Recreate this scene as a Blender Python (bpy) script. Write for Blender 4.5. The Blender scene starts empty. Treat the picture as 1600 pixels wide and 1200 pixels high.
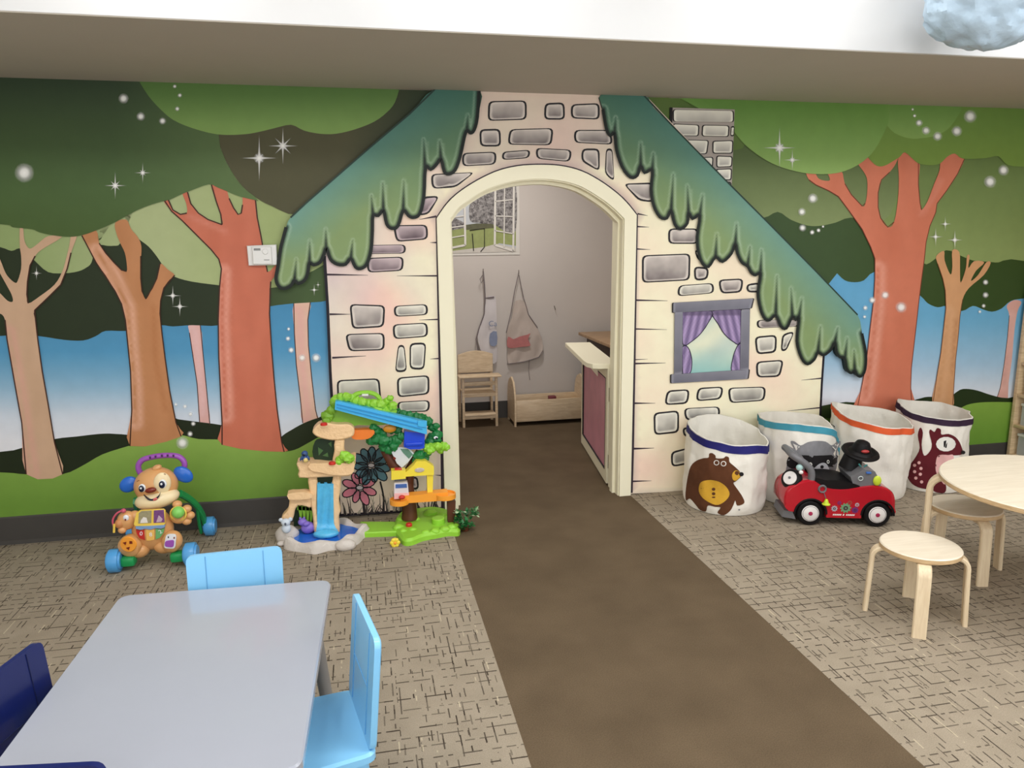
import bpy, bmesh, math, random
from mathutils import Vector, Matrix, noise
from mathutils.geometry import delaunay_2d_cdt
random.seed(7)
SC = bpy.context.scene
COL = SC.collection
PI = math.pi

# ------------------------------------------------------------------ camera
FPX = 1150.0
CAM_H, CAM_D = 1.42, 3.80
PITCH, YAW, ROLL = math.radians(10.935), math.radians(11.554), math.radians(-0.576)
fw = Vector((math.sin(YAW)*math.cos(PITCH), math.cos(YAW)*math.cos(PITCH), -math.sin(PITCH)))
rt = Vector((math.cos(YAW), -math.sin(YAW), 0))
up = rt.cross(fw)
rt, up = math.cos(ROLL)*rt + math.sin(ROLL)*up, -math.sin(ROLL)*rt + math.cos(ROLL)*up
CAMP = Vector((0, -CAM_D, CAM_H))
cam_data = bpy.data.cameras.new('camera')
cam_data.sensor_width = 36.0
cam_data.lens = FPX/1600*36.0
cam_data.clip_start = 0.05
cam = bpy.data.objects.new('camera', cam_data)
COL.objects.link(cam)
cam.matrix_world = Matrix(((rt.x, up.x, -fw.x, CAMP.x), (rt.y, up.y, -fw.y, CAMP.y), (rt.z, up.z, -fw.z, CAMP.z), (0, 0, 0, 1)))
SC.camera = cam

def ray(px, py):
    return fw*FPX + rt*(px-800) + up*(600-py)
def W(px, py, y=0.0):
    """point of the vertical plane Y = y seen at this spot of the photograph"""
    d = ray(px, py); return CAMP + d*((y-CAMP.y)/d.y)
def F(px, py, z=0.0):
    d = ray(px, py); return CAMP + d*((z-CAMP.z)/d.z)

# ------------------------------------------------------------------ world, lights, exposure
world = bpy.data.worlds.new('world'); SC.world = world
world.use_nodes = True
world.node_tree.nodes['Background'].inputs[0].default_value = (0.975, 0.987, 1.0, 1)
world.node_tree.nodes['Background'].inputs[1].default_value = 1.1
SC.view_settings.view_transform = 'Standard'
SC.view_settings.look = 'None'
SC.view_settings.gamma = 1.0
SC.view_settings.use_curve_mapping = False
SC.view_settings.exposure = 0.87
SOFFIT_Z, SOFFIT_Y, CEIL_Z = 2.147, -1.03, 2.74
DOWNLIGHTS = [(-0.65, -1.27), (0.45, -1.27), (1.62, -1.27), (2.75, -1.27), (3.7, -1.27)]
def area(name, loc, size, power, col=(1, 0.98, 0.95), rot=(0, 0, 0), shape='DISK', size_y=None):
    l = bpy.data.lights.new(name, 'AREA'); l.shape = shape; l.size = size; l.energy = power; l.color = col
    if size_y: l.size_y = size_y
    o = bpy.data.objects.new(name, l); COL.objects.link(o); o.location = loc; o.rotation_euler = rot
    return o
for x, y in DOWNLIGHTS:
    area('downlight_lamp', (x, y, CEIL_Z-0.03), 0.14, 2.4)
for x, y in ((-0.7, -2.7), (1.2, -2.7), (3.1, -2.7)):
    area('ceiling_panel_lamp', (x, y, CEIL_Z-0.05), 1.15, 16, (1, 0.98, 0.95), shape='RECTANGLE', size_y=0.55)
area('alcove_lamp', (1.0, 1.1, 2.3), 0.3, 9, (1, 0.96, 0.92))

# ------------------------------------------------------------------ helpers: colour and materials
def lin(c):
    r = []
    for v in c[:3]:
        v = v/255.0
        r.append(v/12.92 if v <= 0.04045 else ((v+0.055)/1.055)**2.4)
    return tuple(r)
def lin4(c): return lin(c) + (1.0,)
MATS = {}
def mat(name, col, rough=0.5, vary=0.06, scale=30.0, bump=0.0, bscale=200.0, metal=0.0, spec=0.5, coat=0.0, emit=0.0, alpha=1.0, trans=0.0):
    """plain procedural material: base colour with a little noise, optional fine bump"""
    if name in MATS: return MATS[name]
    m = bpy.data.materials.new(name); m.use_nodes = True
    nt = m.node_tree; b = nt.nodes['Principled BSDF']
    b.inputs['Roughness'].default_value = rough
    b.inputs['Metallic'].default_value = metal
    b.inputs['Specular IOR Level'].default_value = spec
    b.inputs['Coat Weight'].default_value = coat
    b.inputs['Alpha'].default_value = alpha
    b.inputs['Transmission Weight'].default_value = trans
    c = lin4(col)
    tc = nt.nodes.new('ShaderNodeTexCoord')
    n = nt.nodes.new('ShaderNodeTexNoise'); n.inputs['Scale'].default_value = scale; n.inputs['Detail'].default_value = 3
    nt.links.new(tc.outputs['Object'], n.inputs['Vector'])
    mx = nt.nodes.new('ShaderNodeMix'); mx.data_type = 'RGBA'
    mx.inputs[6].default_value = tuple(max(0, v*(1-vary)) for v in c[:3]) + (1,)
    mx.inputs[7].default_value = tuple(min(1, v*(1+vary)) for v in c[:3]) + (1,)
    nt.links.new(n.outputs['Fac'], mx.inputs[0]); nt.links.new(mx.outputs[2], b.inputs['Base Color'])
    if bump:
        n2 = nt.nodes.new('ShaderNodeTexNoise'); n2.inputs['Scale'].default_value = bscale; n2.inputs['Detail'].default_value = 4
        nt.links.new(tc.outputs['Object'], n2.inputs['Vector'])
        bp = nt.nodes.new('ShaderNodeBump'); bp.inputs['Strength'].default_value = bump; bp.inputs['Distance'].default_value = 0.01
        nt.links.new(n2.outputs['Fac'], bp.inputs['Height']); nt.links.new(bp.outputs['Normal'], b.inputs['Normal'])
    if emit:
        b.inputs['Emission Color'].default_value = c; b.inputs['Emission Strength'].default_value = emit
    MATS[name] = m; return m

def paint_mat(name='mural_paint', rough=0.55):
    """wall paint: brush colours are stored per vertex, plus faint roller texture"""
    if name in MATS: return MATS[name]
    m = bpy.data.materials.new(name); m.use_nodes = True
    nt = m.node_tree; b = nt.nodes['Principled BSDF']; b.inputs['Roughness'].default_value = rough
    b.inputs['Specular IOR Level'].default_value = 0.3
    a = nt.nodes.new('ShaderNodeAttribute'); a.attribute_name = 'Col'
    tc = nt.nodes.new('ShaderNodeTexCoord')
    n = nt.nodes.new('ShaderNodeTexNoise'); n.inputs['Scale'].default_value = 14; n.inputs['Detail'].default_value = 5
    nt.links.new(tc.outputs['Object'], n.inputs['Vector'])
    mr = nt.nodes.new('ShaderNodeMapRange'); mr.inputs[3].default_value = 0.93; mr.inputs[4].default_value = 1.07
    nt.links.new(n.outputs['Fac'], mr.inputs[0])
    mx = nt.nodes.new('ShaderNodeMix'); mx.data_type = 'RGBA'; mx.blend_type = 'MULTIPLY'; mx.inputs[0].default_value = 1
    nt.links.new(a.outputs['Color'], mx.inputs[6]); nt.links.new(mr.outputs[0], mx.inputs[7])
    nt.links.new(mx.outputs[2], b.inputs['Base Color'])
    MATS[name] = m; return m

def glow_paint_mat():
    """soft airbrushed white: coverage falls off with the per-vertex alpha"""
    if 'airbrush_white' in MATS: return MATS['airbrush_white']
    m = bpy.data.materials.new('airbrush_white'); m.use_nodes = True
    nt = m.node_tree; b = nt.nodes['Principled BSDF']
    b.inputs['Base Color'].default_value = (1.0, 1.0, 0.98, 1); b.inputs['Roughness'].default_value = 0.6
    a = nt.nodes.new('ShaderNodeAttribute'); a.attribute_name = 'Col'
    nt.links.new(a.outputs['Color'], b.inputs['Alpha'])
    MATS['airbrush_white'] = m; return m

# ------------------------------------------------------------------ helpers: objects
OFF = {}
def tag(o, label=None, cat=None, group=None, kind=None):
    if label: o['label'] = label
    if cat: o['category'] = cat
    if group: o['group'] = group
    if kind: o['kind'] = kind
    return o
def empty(name, loc, label, cat, group=None, rz=0.0, world_built=True):
    o = bpy.data.objects.new(name, None); COL.objects.link(o)
    o.empty_display_size = 0.05
    o.location = loc; o.rotation_euler = (0, 0, rz)
    tag(o, label, cat, group)
    if world_built: OFF[o.name] = Vector(loc)
    return o
def copy_tree(o, parent=None):
    c = o.copy(); COL.objects.link(c); c.parent = parent
    for ch in list(o.children): copy_tree(ch, c)
    return c
def off_of(p):
    while p is not None:
        if p.name in OFF: return OFF[p.name]
        p = p.parent
    return Vector((0, 0, 0))

class MB:
    def __init__(s): s.v = []; s.f = []; s.m = []; s.c = []; s.mats = []; s.has_c = False
    def mi(s, m):
        if m not in s.mats: s.mats.append(m)
        return s.mats.index(m)
    def add(s, vs, fs, m, cols=None):
        b = len(s.v); i = s.mi(m)
        s.v += [Vector(p) for p in vs]; s.f += [[b+k for k in f] for f in fs]; s.m += [i]*len(fs)
        if cols: s.has_c = True
        s.c += list(cols) if cols else [(1, 1, 1, 1)]*len(vs)
        return s
    def box(s, c, size, m, bev=0.0, R=None, seg=2):
        bm = bmesh.new(); bmesh.ops.create_cube(bm, size=1)
        for v in bm.verts: v.co = Vector((v.co.x*size[0], v.co.y*size[1], v.co.z*size[2]))
        if bev: bmesh.ops.bevel(bm, geom=bm.edges[:], offset=bev, segments=seg, profile=0.5, affect='EDGES')
        bm.verts.index_update()
        c = Vector(c); vs = [((R @ v.co) if R else v.co) + c for v in bm.verts]
        fs = [[v.index for v in f.verts] for f in bm.faces]; bm.free()
        return s.add(vs, fs, m)
    def ell(s, c, r, m, R=None, u=20, v=12, warp=0.0, wf=20.0):
        c = Vector(c); vs = []; fs = []
        if isinstance(r, (int, float)): r = (r, r, r)
        for i in range(v+1):
            t = PI*i/v
            for j in range(u):
                p = 2*PI*j/u
                q = Vector((r[0]*math.sin(t)*math.cos(p), r[1]*math.sin(t)*math.sin(p), r[2]*math.cos(t)))
                if warp: q *= 1 + warp*noise.noise((q+c)*wf)
                if R: q = R @ q
                vs.append(q+c)
        for i in range(v):
            for j in range(u):
                a = i*u+j; b = i*u+(j+1) % u
                if i == 0: fs.append((a, a+u, b+u))
                elif i == v-1: fs.append((a, a+u, b))
                else: fs.append((a, a+u, b+u, b))
        return s.add(vs, fs, m)
    def tube(s, pts, r, m, seg=10, caps=True, flat=None, upv=None):
        """tube along points; r number or list; flat=(w,t) gives a rectangular strap section"""
        pts = [Vector(p) for p in pts]; n = len(pts); vs = []; fs = []
        rr = r if isinstance(r, (list, tuple)) else [r]*n
        prev = None
        for i, p in enumerate(pts):
            t = (pts[min(i+1, n-1)]-pts[max(i-1, 0)]).normalized()
            if upv is not None:
                a = Vector(upv); a = (a - t*a.dot(t)).normalized()
            elif prev is None:
                a = t.orthogonal().normalized()
            else:
                a = (prev - t*prev.dot(t)).normalized()
            prev = a; b = t.cross(a)
            if flat:
                w, h = flat; k = min(w, h)*0.25
                prof = [(w/2, h/2-k), (w/2-k, h/2), (-w/2+k, h/2), (-w/2, h/2-k), (-w/2, -h/2+k), (-w/2+k, -h/2), (w/2-k, -h/2), (w/2, -h/2+k)]
                vs += [p + a*x + b*y for x, y in prof]
            else:
                vs += [p + (a*math.cos(2*PI*k/seg) + b*math.sin(2*PI*k/seg))*rr[i] for k in range(seg)]
        q = 8 if flat else seg
        for i in range(n-1):
            for k in range(q):
                fs.append((i*q+k, i*q+(k+1) % q, (i+1)*q+(k+1) % q, (i+1)*q+k))
        if caps: fs += [list(range(q))[::-1], [(n-1)*q+k for k in range(q)]]
        return s.add(vs, fs, m)
    def lathe(s, prof, m, c=(0, 0, 0), R=None, seg=28, closed=False):
        vs = []; fs = []; n = len(prof); c = Vector(c)
        for r, z in prof:
            for k in range(seg):
                q = Vector((r*math.cos(2*PI*k/seg), r*math.sin(2*PI*k/seg), z))
                vs.append((R @ q if R else q)+c)
        for i in range(n-1 if not closed else n):
            for k in range(seg):
                a, b = i*seg, ((i+1) % n)*seg
                fs.append((a+k, a+(k+1) % seg, b+(k+1) % seg, b+k))
        if not closed:
            if prof[0][0] > 1e-6: fs.append(list(range(seg))[::-1])
            if prof[-1][0] > 1e-6: fs.append([(n-1)*seg+k for k in range(seg)])
        return s.add(vs, fs, m)
    def prism(s, poly, ext, m, bev=0.0):
        """closed outline of 3-D points extruded by vector ext; the far end can be chamfered by bev"""
        P = [Vector(p) for p in poly]; n = len(P); e = Vector(ext)
        nrm = Vector((0, 0, 0))
        for i in range(n): nrm += P[i].cross(P[(i+1) % n])
        if nrm.dot(e) < 0: P.reverse()
        if bev:
            nu = e.normalized(); ins = []
            for i in range(n):
                a = (P[i]-P[i-1]).normalized(); b = (P[(i+1) % n]-P[i]).normalized()
                na, nb = nu.cross(a), nu.cross(b); h = na+nb
                h = h.normalized()*min(bev/max(0.35, h.length/2), bev*2) if h.length > 1e-6 else na*bev
                ins.append(P[i]+e+h)
            rings = [P, [p+e-nu*bev for p in P], ins]
        else: rings = [P, [p+e for p in P]]
        vs = [q for r in rings for q in r]; fs = [list(range(n))[::-1]]
        for k in range(len(rings)-1):
            for i in range(n):
                j = (i+1) % n; fs.append((k*n+i, k*n+j, (k+1)*n+j, (k+1)*n+i))
        fs.append([(len(rings)-1)*n+i for i in range(n)])
        return s.add(vs, fs, m)
    def ribbon(s, pts, width, m, nrm=(0, -1, 0), lift=0.0, taper=False, cols=None):
        pts = [Vector(p) for p in pts]; nrm = Vector(nrm); n = len(pts); vs = []; fs = []
        for i, p in enumerate(pts):
            t = (pts[min(i+1, n-1)]-pts[max(i-1, 0)]).normalized(); a = nrm.cross(t).normalized()
            w = width*(1-0.85*i/(n-1)) if taper else width
            vs += [p + a*w/2 + nrm*lift, p - a*w/2 + nrm*lift]
        for i in range(n-1): fs.append((2*i, 2*i+2, 2*i+3, 2*i+1))
        return s.add(vs, fs, m, cols)
    def build(s, name, parent=None, smooth=35, local=False, loc=None):
        me = bpy.data.meshes.new(name)
        o_ = Vector((0, 0, 0)) if local else off_of(parent)
        if loc is not None: o_ = Vector(loc)
        me.from_pydata([tuple(v-o_) for v in s.v], [], s.f)
        for m in s.mats: me.materials.append(m)
        me.polygons.foreach_set('material_index', s.m)
        if s.has_c:
            at = me.color_attributes.new('Col', 'FLOAT_COLOR', 'POINT')
            at.data.foreach_set('color', [x for c in s.c for x in c])
        me.update()
        if smooth:
            me.polygons.foreach_set('use_smooth', [True]*len(me.polygons))
            me.set_sharp_from_angle(angle=math.radians(smooth))
        o = bpy.data.objects.new(name, me); COL.objects.link(o)
        if parent is not None: o.parent = parent
        elif loc is not None: o.location = loc
        if parent is None and loc is not None: OFF[o.name] = Vector(loc)
        return o

def rotm(ax, deg): return Matrix.Rotation(math.radians(deg), 3, ax)
def smooth_poly(pts, sub=4, closed=True):
    """Catmull-Rom through the points"""
    n = len(pts); out = []
    for i in range(n if closed else n-1):
        g = lambda k: pts[k % n] if closed else pts[max(0, min(n-1, k))]
        p0, p1, p2, p3 = g(i-1), g(i), g(i+1), g(i+2)
        for k in range(sub):
            t = k/sub
            out.append(tuple(0.5*((2*b) + (-a+c)*t + (2*a-5*b+4*c-d)*t*t + (-a+3*b-3*c+d)*t**3) for a, b, c, d in zip(p0, p1, p2, p3)))
    if not closed: out.append(tuple(pts[-1]))
    return out
def inside(p, poly):
    x, y = p; c = False; n = len(poly); j = n-1
    for i in range(n):
        xi, yi = poly[i]; xj, yj = poly[j]
        if (yi > y) != (yj > y) and x < (xj-xi)*(y-yi)/(yj-yi)+xi: c = not c
        j = i
    return c
def seg_d(p, a, b):
    vx, vy = b[0]-a[0], b[1]-a[1]; wx, wy = p[0]-a[0], p[1]-a[1]
    L = vx*vx+vy*vy; t = max(0, min(1, (wx*vx+wy*vy)/L)) if L else 0
    return math.hypot(wx-t*vx, wy-t*vy)
def poly_d(p, poly, closed=True):
    n = len(poly); return min(seg_d(p, poly[i], poly[(i+1) % n]) for i in range(n if closed else n-1))
def clean(poly):
    out = []
    for p in poly:
        if not out or math.hypot(p[0]-out[-1][0], p[1]-out[-1][1]) > 0.15: out.append((float(p[0]), float(p[1])))
    if math.hypot(out[0][0]-out[-1][0], out[0][1]-out[-1][1]) < 0.15: out.pop()
    return out
def tri2d(poly, step):
    """triangulated outline with a grid of inner points; returns 2-D points, faces"""
    poly = clean(poly); n = len(poly); pts = [Vector(p) for p in poly]
    if step:
        x0 = min(p[0] for p in poly); x1 = max(p[0] for p in poly); y0 = min(p[1] for p in poly); y1 = max(p[1] for p in poly)
        j = 0; y = y0+step/2
        while y < y1:
            x = x0+step*(0.25 if j % 2 else 0.75)
            while x < x1:
                if inside((x, y), poly) and poly_d((x, y), poly) > step*0.35: pts.append(Vector((x, y)))
                x += step
            y += step*0.9; j += 1
    r = delaunay_2d_cdt(pts, [(i, (i+1) % n) for i in range(n)], [], 1, 1e-4)
    V2 = [tuple(v) for v in r[0]]
    fs = []
    for f in r[2]:
        cx = sum(V2[i][0] for i in f)/3; cy = sum(V2[i][1] for i in f)/3
        if inside((cx, cy), poly): fs.append(list(f))
    return V2, fs
def mixc(a, b, t):
    t = max(0, min(1, t)); return tuple(x*(1-t)+y*t for x, y in zip(a, b))
def grad(stops):
    """stops [(position, colour)] -> function"""
    def g(t):
        if t <= stops[0][0]: return stops[0][1]
        for (a, ca), (b, cb) in zip(stops, stops[1:]):
            if t <= b: return mixc(ca, cb, (t-a)/(b-a))
        return stops[-1][1]
    return g
PAINT_K = 1.0
def pcol(c): return tuple(max(0.0, min(1, v*PAINT_K)) for v in lin(tuple(max(0, x) for x in c))) + (1.0,)
def painted(name, poly, colfn, y, parent, step=14, outline=None, ow=0.006, ocol=(40, 28, 22), thick=0.0, mb=None, build=True, sidecol=None):
    """flat painted shape on a plane Y = y; colfn(px, py) gives its sRGB colour; outline = list of polylines"""
    mb = mb or MB(); pm = paint_mat()
    if callable(colfn): fn = colfn
    else: fn = lambda x, z: colfn
    V2, fs = tri2d(poly, step)
    vs = [W(a, b, y) for a, b in V2]
    out = []
    for f in fs:
        a, b, c = (vs[i] for i in f)
        out.append(f if (b-a).cross(c-a).y < 0 else f[::-1])
    mb.add(vs, out, pm, [pcol(fn(a, b)) for a, b in V2])
    if thick:
        P = clean(poly); n = len(P); sc = pcol(sidecol or (60, 60, 50))
        vs = [W(a, b, y) for a, b in P]; bk = [v + Vector((0, thick, 0)) for v in vs]
        mb.add(vs+bk, [(i, (i+1) % n, n+(i+1) % n, n+i) for i in range(n)], pm, [sc]*(2*n))
    for pl in (outline or []):
        pts = [W(a, b, y) for a, b in pl]
        mb.ribbon(pts, ow, pm, lift=0.0006, cols=[pcol(ocol)]*(2*len(pts)))
    return mb.build(name, parent, smooth=0) if build else mb
# ------------------------------------------------------------------ carpets
def node(nt, t, **kw):
    n = nt.nodes.new(t)
    for k, v in kw.items(): setattr(n, k, v)
    return n
def mth(nt, op, a, b=None, c=None):
    n = nt.nodes.new('ShaderNodeMath'); n.operation = op
    for i, x in enumerate((a, b, c)):
        if x is None: continue
        if isinstance(x, (int, float)): n.inputs[i].default_value = x
        else: nt.links.new(x, n.inputs[i])
    return n.outputs[0]
def rnd(nt, a, b, seed):
    v = nt.nodes.new('ShaderNodeCombineXYZ')
    for i, x in enumerate((a, b, seed)):
        if isinstance(x, (int, float)): v.inputs[i].default_value = x
        else: nt.links.new(x, v.inputs[i])
    w = nt.nodes.new('ShaderNodeTexWhiteNoise'); w.noise_dimensions = '3D'
    nt.links.new(v.outputs[0], w.inputs['Vector']); return w.outputs['Value']
def carpet_pattern():
    m = bpy.data.materials.new('patterned_carpet'); m.use_nodes = True; nt = m.node_tree
    b = nt.nodes['Principled BSDF']; b.inputs['Roughness'].default_value = 0.95; b.inputs['Specular IOR Level'].default_value = 0.1
    g = nt.nodes.new('ShaderNodeNewGeometry'); s = nt.nodes.new('ShaderNodeSeparateXYZ'); nt.links.new(g.outputs['Position'], s.inputs[0])
    # slight yarn wobble
    nz = nt.nodes.new('ShaderNodeTexNoise'); nz.inputs['Scale'].default_value = 60; nt.links.new(g.outputs['Position'], nz.inputs['Vector'])
    wob = mth(nt, 'MULTIPLY', mth(nt, 'SUBTRACT', nz.outputs['Fac'], 0.5), 0.0016)
    X = mth(nt, 'ADD', s.outputs[0], wob); Y = mth(nt, 'ADD', s.outputs[1], wob)
    def rows(U, V, rowh, seglen, thr, wid, fine, seed, shift=False):
        """broken lines running along U, one per row of V"""
        v = mth(nt, 'DIVIDE', V, rowh); r = mth(nt, 'FLOOR', v); fr = mth(nt, 'SUBTRACT', v, r)
        pos = mth(nt, 'ADD', mth(nt, 'MULTIPLY', rnd(nt, r, 0.0, seed), 0.35 if shift else 0.7), 0.15)
        near = mth(nt, 'LESS_THAN', mth(nt, 'ABSOLUTE', mth(nt, 'SUBTRACT', fr, pos)), wid/rowh/2)
        u = mth(nt, 'ADD', mth(nt, 'DIVIDE', U, seglen), mth(nt, 'MULTIPLY', rnd(nt, r, 1.0, seed), 9.0 if shift else 0.3))
        on = mth(nt, 'GREATER_THAN', rnd(nt, mth(nt, 'FLOOR', u), r, seed+2), thr)
        if fine:
            uf = mth(nt, 'FLOOR', mth(nt, 'DIVIDE', U, fine))
            on = mth(nt, 'MULTIPLY', on, mth(nt, 'GREATER_THAN', rnd(nt, uf, r, seed+3), 0.3))
        dark = mth(nt, 'ADD', mth(nt, 'MULTIPLY', rnd(nt, mth(nt, 'FLOOR', u), r, seed+4), 0.5), 0.5)
        return mth(nt, 'MULTIPLY', mth(nt, 'MULTIPLY', near, on), dark)
    L = [rows(X, Y, 0.047, 0.21, 0.16, 0.0052, 0.014, 1.3, True), rows(Y, X, 0.043, 0.047, 0.68, 0.0042, None, 11.1), rows(Y, X, 0.066, 0.0235, 0.62, 0.0046, None, 17.9), rows(Y, X, 0.031, 0.041, 0.86, 0.0030, 0.012, 23.3)]
    d = L[0]
    for k in L[1:]: d = mth(nt, 'MAXIMUM', d, k)
    lt = rows(Y, X, 0.07, 0.06, 0.80, 0.004, 0.02, 31.7)
    n1 = nt.nodes.new('ShaderNodeTexNoise'); n1.inputs['Scale'].default_value = 330; n1.inputs['Detail'].default_value = 2; nt.links.new(g.outputs['Position'], n1.inputs['Vector'])
    n2 = nt.nodes.new('ShaderNodeTexNoise'); n2.inputs['Scale'].default_value = 9; n2.inputs['Detail'].default_value = 3; nt.links.new(g.outputs['Position'], n2.inputs['Vector'])
    fac = mth(nt, 'ADD', mth(nt, 'MULTIPLY', n1.outputs['Fac'], 0.65), mth(nt, 'MULTIPLY', n2.outputs['Fac'], 0.35))
    cr = nt.nodes.new('ShaderNodeValToRGB'); cr.color_ramp.elements[0].position = 0.3; cr.color_ramp.elements[1].position = 0.72
    cr.color_ramp.elements[0].color = lin4((138, 127, 110)); cr.color_ramp.elements[1].color = lin4((172, 160, 142)); nt.links.new(fac, cr.inputs[0])
    m1 = node(nt, 'ShaderNodeMix', data_type='RGBA'); nt.links.new(mth(nt, 'MULTIPLY', d, 0.92), m1.inputs[0]); nt.links.new(cr.outputs[0], m1.inputs[6]); m1.inputs[7].default_value = lin4((46, 36, 30))
    m2 = node(nt, 'ShaderNodeMix', data_type='RGBA'); nt.links.new(mth(nt, 'MULTIPLY', lt, 0.6), m2.inputs[0]); nt.links.new(m1.outputs[2], m2.inputs[6]); m2.inputs[7].default_value = lin4((214, 200, 170))
    nt.links.new(m2.outputs[2], b.inputs['Base Color'])
    bp = nt.nodes.new('ShaderNodeBump'); bp.inputs['Strength'].default_value = 0.35; bp.inputs['Distance'].default_value = 0.004
    nt.links.new(n1.outputs['Fac'], bp.inputs['Height']); nt.links.new(bp.outputs[0], b.inputs['Normal'])
    return m
def carpet_plain():
    m = bpy.data.materials.new('brown_carpet'); m.use_nodes = True; nt = m.node_tree
    b = nt.nodes['Principled BSDF']; b.inputs['Roughness'].default_value = 0.97; b.inputs['Specular IOR Level'].default_value = 0.1
    g = nt.nodes.new('ShaderNodeNewGeometry')
    n1 = nt.nodes.new('ShaderNodeTexNoise'); n1.inputs['Scale'].default_value = 260; n1.inputs['Detail'].default_value = 3; nt.links.new(g.outputs['Position'], n1.inputs['Vector'])
    n2 = nt.nodes.new('ShaderNodeTexNoise'); n2.inputs['Scale'].default_value = 5; n2.inputs['Detail'].default_value = 4; nt.links.new(g.outputs['Position'], n2.inputs['Vector'])
    fac = mth(nt, 'ADD', mth(nt, 'MULTIPLY', n1.outputs['Fac'], 0.6), mth(nt, 'MULTIPLY', n2.outputs['Fac'], 0.4))
    cr = nt.nodes.new('ShaderNodeValToRGB'); cr.color_ramp.elements[0].position = 0.3; cr.color_ramp.elements[1].position = 0.7
    cr.color_ramp.elements[0].color = lin4((84, 71, 55)); cr.color_ramp.elements[1].color = lin4((112, 96, 76)); nt.links.new(fac, cr.inputs[0])
    nt.links.new(cr.outputs[0], b.inputs['Base Color'])
    bp = nt.nodes.new('ShaderNodeBump'); bp.inputs['Strength'].default_value = 0.5; bp.inputs['Distance'].default_value = 0.004
    nt.links.new(n1.outputs['Fac'], bp.inputs['Height']); nt.links.new(bp.outputs[0], b.inputs['Normal'])
    return m
PATH_L, PATH_R = 0.400, 1.450
XL, XR, YN = -2.1, 4.36, -5.2
fl = MB(); cp = carpet_pattern(); cb = carpet_plain()
def slab(mb, x0, x1, y0, y1, z0, z1, m): mb.box(((x0+x1)/2, (y0+y1)/2, (z0+z1)/2), (x1-x0, y1-y0, z1-z0), m)
slab(fl, XL, PATH_L, YN, 0.14, -0.05, 0, cp); slab(fl, PATH_R, XR, YN, 0.14, -0.05, 0, cp)
tag(fl.build('floor', smooth=0), 'taupe carpet woven with broken dark dashes', kind='structure')
fp = MB(); slab(fp, PATH_L, PATH_R, YN, 0.14, -0.05, 0, cb); slab(fp, 0.1, 2.5, 0.14, 2.05, -0.05, 0, cb)
tag(fp.build('floor_walkway', smooth=0), 'plain brown carpet strip leading through the arched doorway', kind='structure')

# ------------------------------------------------------------------ walls, soffit, ceiling
WHITE = mat('white_wall_paint', (212, 213, 214), 0.7, 0.02, 8)
GREYW = mat('alcove_wall_paint', (208, 200, 193), 0.75, 0.03, 5)
DARKB = mat('charcoal_rubber_base', (66, 63, 60), 0.6, 0.08, 20)
arch_in = [(704, 341), (715.5, 325), (727.5, 316), (750, 301), (772.5, 291), (806, 282.5), (843, 279.5), (874, 282), (907.5, 291), (941, 311), (960, 326), (976, 342)]
arch_in = smooth_poly(arch_in, 3, closed=False)
DOOR_L, DOOR_R = 0.468, 1.396
AI = [W(*p) for p in arch_in]
AI = [Vector((DOOR_L, 0, 0))] + [Vector((min(max(p.x, DOOR_L), DOOR_R), 0, p.z)) for p in AI] + [Vector((DOOR_R, 0, 0))]
outer = [Vector((XR, 0, 0)), Vector((XR, 0, 2.8)), Vector((XL, 0, 2.8)), Vector((XL, 0, 0))]
wb = MB(); wb.prism(AI + outer, (0, 0.14, 0), GREYW)
wall = tag(wb.build('wall_back', smooth=0), 'long wall painted with a forest mural around the arched doorway', kind='structure')
lw_ = MB(); slab(lw_, XL-0.1, XL, YN, 0.14, 0, 2.8, mat('side_wall_greige', (214, 208, 196), 0.75, 0.04, 5))  # unseen wall, added to block ambient light and darken the left floor
tag(lw_.build('wall_left_blocker', smooth=0), 'unseen greige side wall left of the mural, added to block light', kind='structure')
slabw = MB(); slab(slabw, XR, XR+0.1, YN, 0.14, 0, 2.8, WHITE)
tag(slabw.build('wall_right', smooth=0), 'plain white side wall behind the shelf unit', kind='structure')
SOFFIT_SHADE = mat('soffit_underside_shade', (186, 178, 166), 0.7, 0.03, 6)  # soffit paint darkened, so the underside's shade is put into its colour
mb = MB(); slab(mb, XL, XR, SOFFIT_Y+0.002, 0, SOFFIT_Z, SOFFIT_Z+0.02, SOFFIT_SHADE); slab(mb, XL, XR, SOFFIT_Y, 0, SOFFIT_Z+0.004, 2.8, WHITE)
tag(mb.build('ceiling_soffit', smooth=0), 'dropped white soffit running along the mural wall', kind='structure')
mb = MB(); slab(mb, XL, XR, YN, SOFFIT_Y, CEIL_Z, 2.84, WHITE)
tag(mb.build('ceiling', smooth=0), 'plain white ceiling', kind='structure')
mb = MB(); slab(mb, 0.0, 0.1, 0.14, 2.1, 0, 2.5, GREYW)
tag(mb.build('wall_alcove_left', smooth=0), 'beige side wall of the small room', kind='structure')
mb = MB(); slab(mb, 2.5, 2.6, 0.14, 2.1, 0, 2.5, GREYW)
tag(mb.build('wall_alcove_right', smooth=0), 'beige right side wall of the small room', kind='structure')
mb = MB(); slab(mb, 0.0, 2.6, 2.0, 2.1, 0, 2.5, GREYW)
tag(mb.build('wall_alcove_back', smooth=0), 'beige end wall of the small room behind the doorway', kind='structure')
mb = MB(); slab(mb, 0.0, 2.6, 0.14, 2.1, 2.5, 2.58, GREYW)
tag(mb.build('ceiling_alcove', smooth=0), 'ceiling of the small room', kind='structure')
mb = MB(); slab(mb, 0.1, 2.5, 1.985, 2.0, 0, 0.14, DARKB)
tag(mb.build('baseboard_alcove', smooth=0), 'dark baseboard at the end of the small room', kind='structure')
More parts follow.
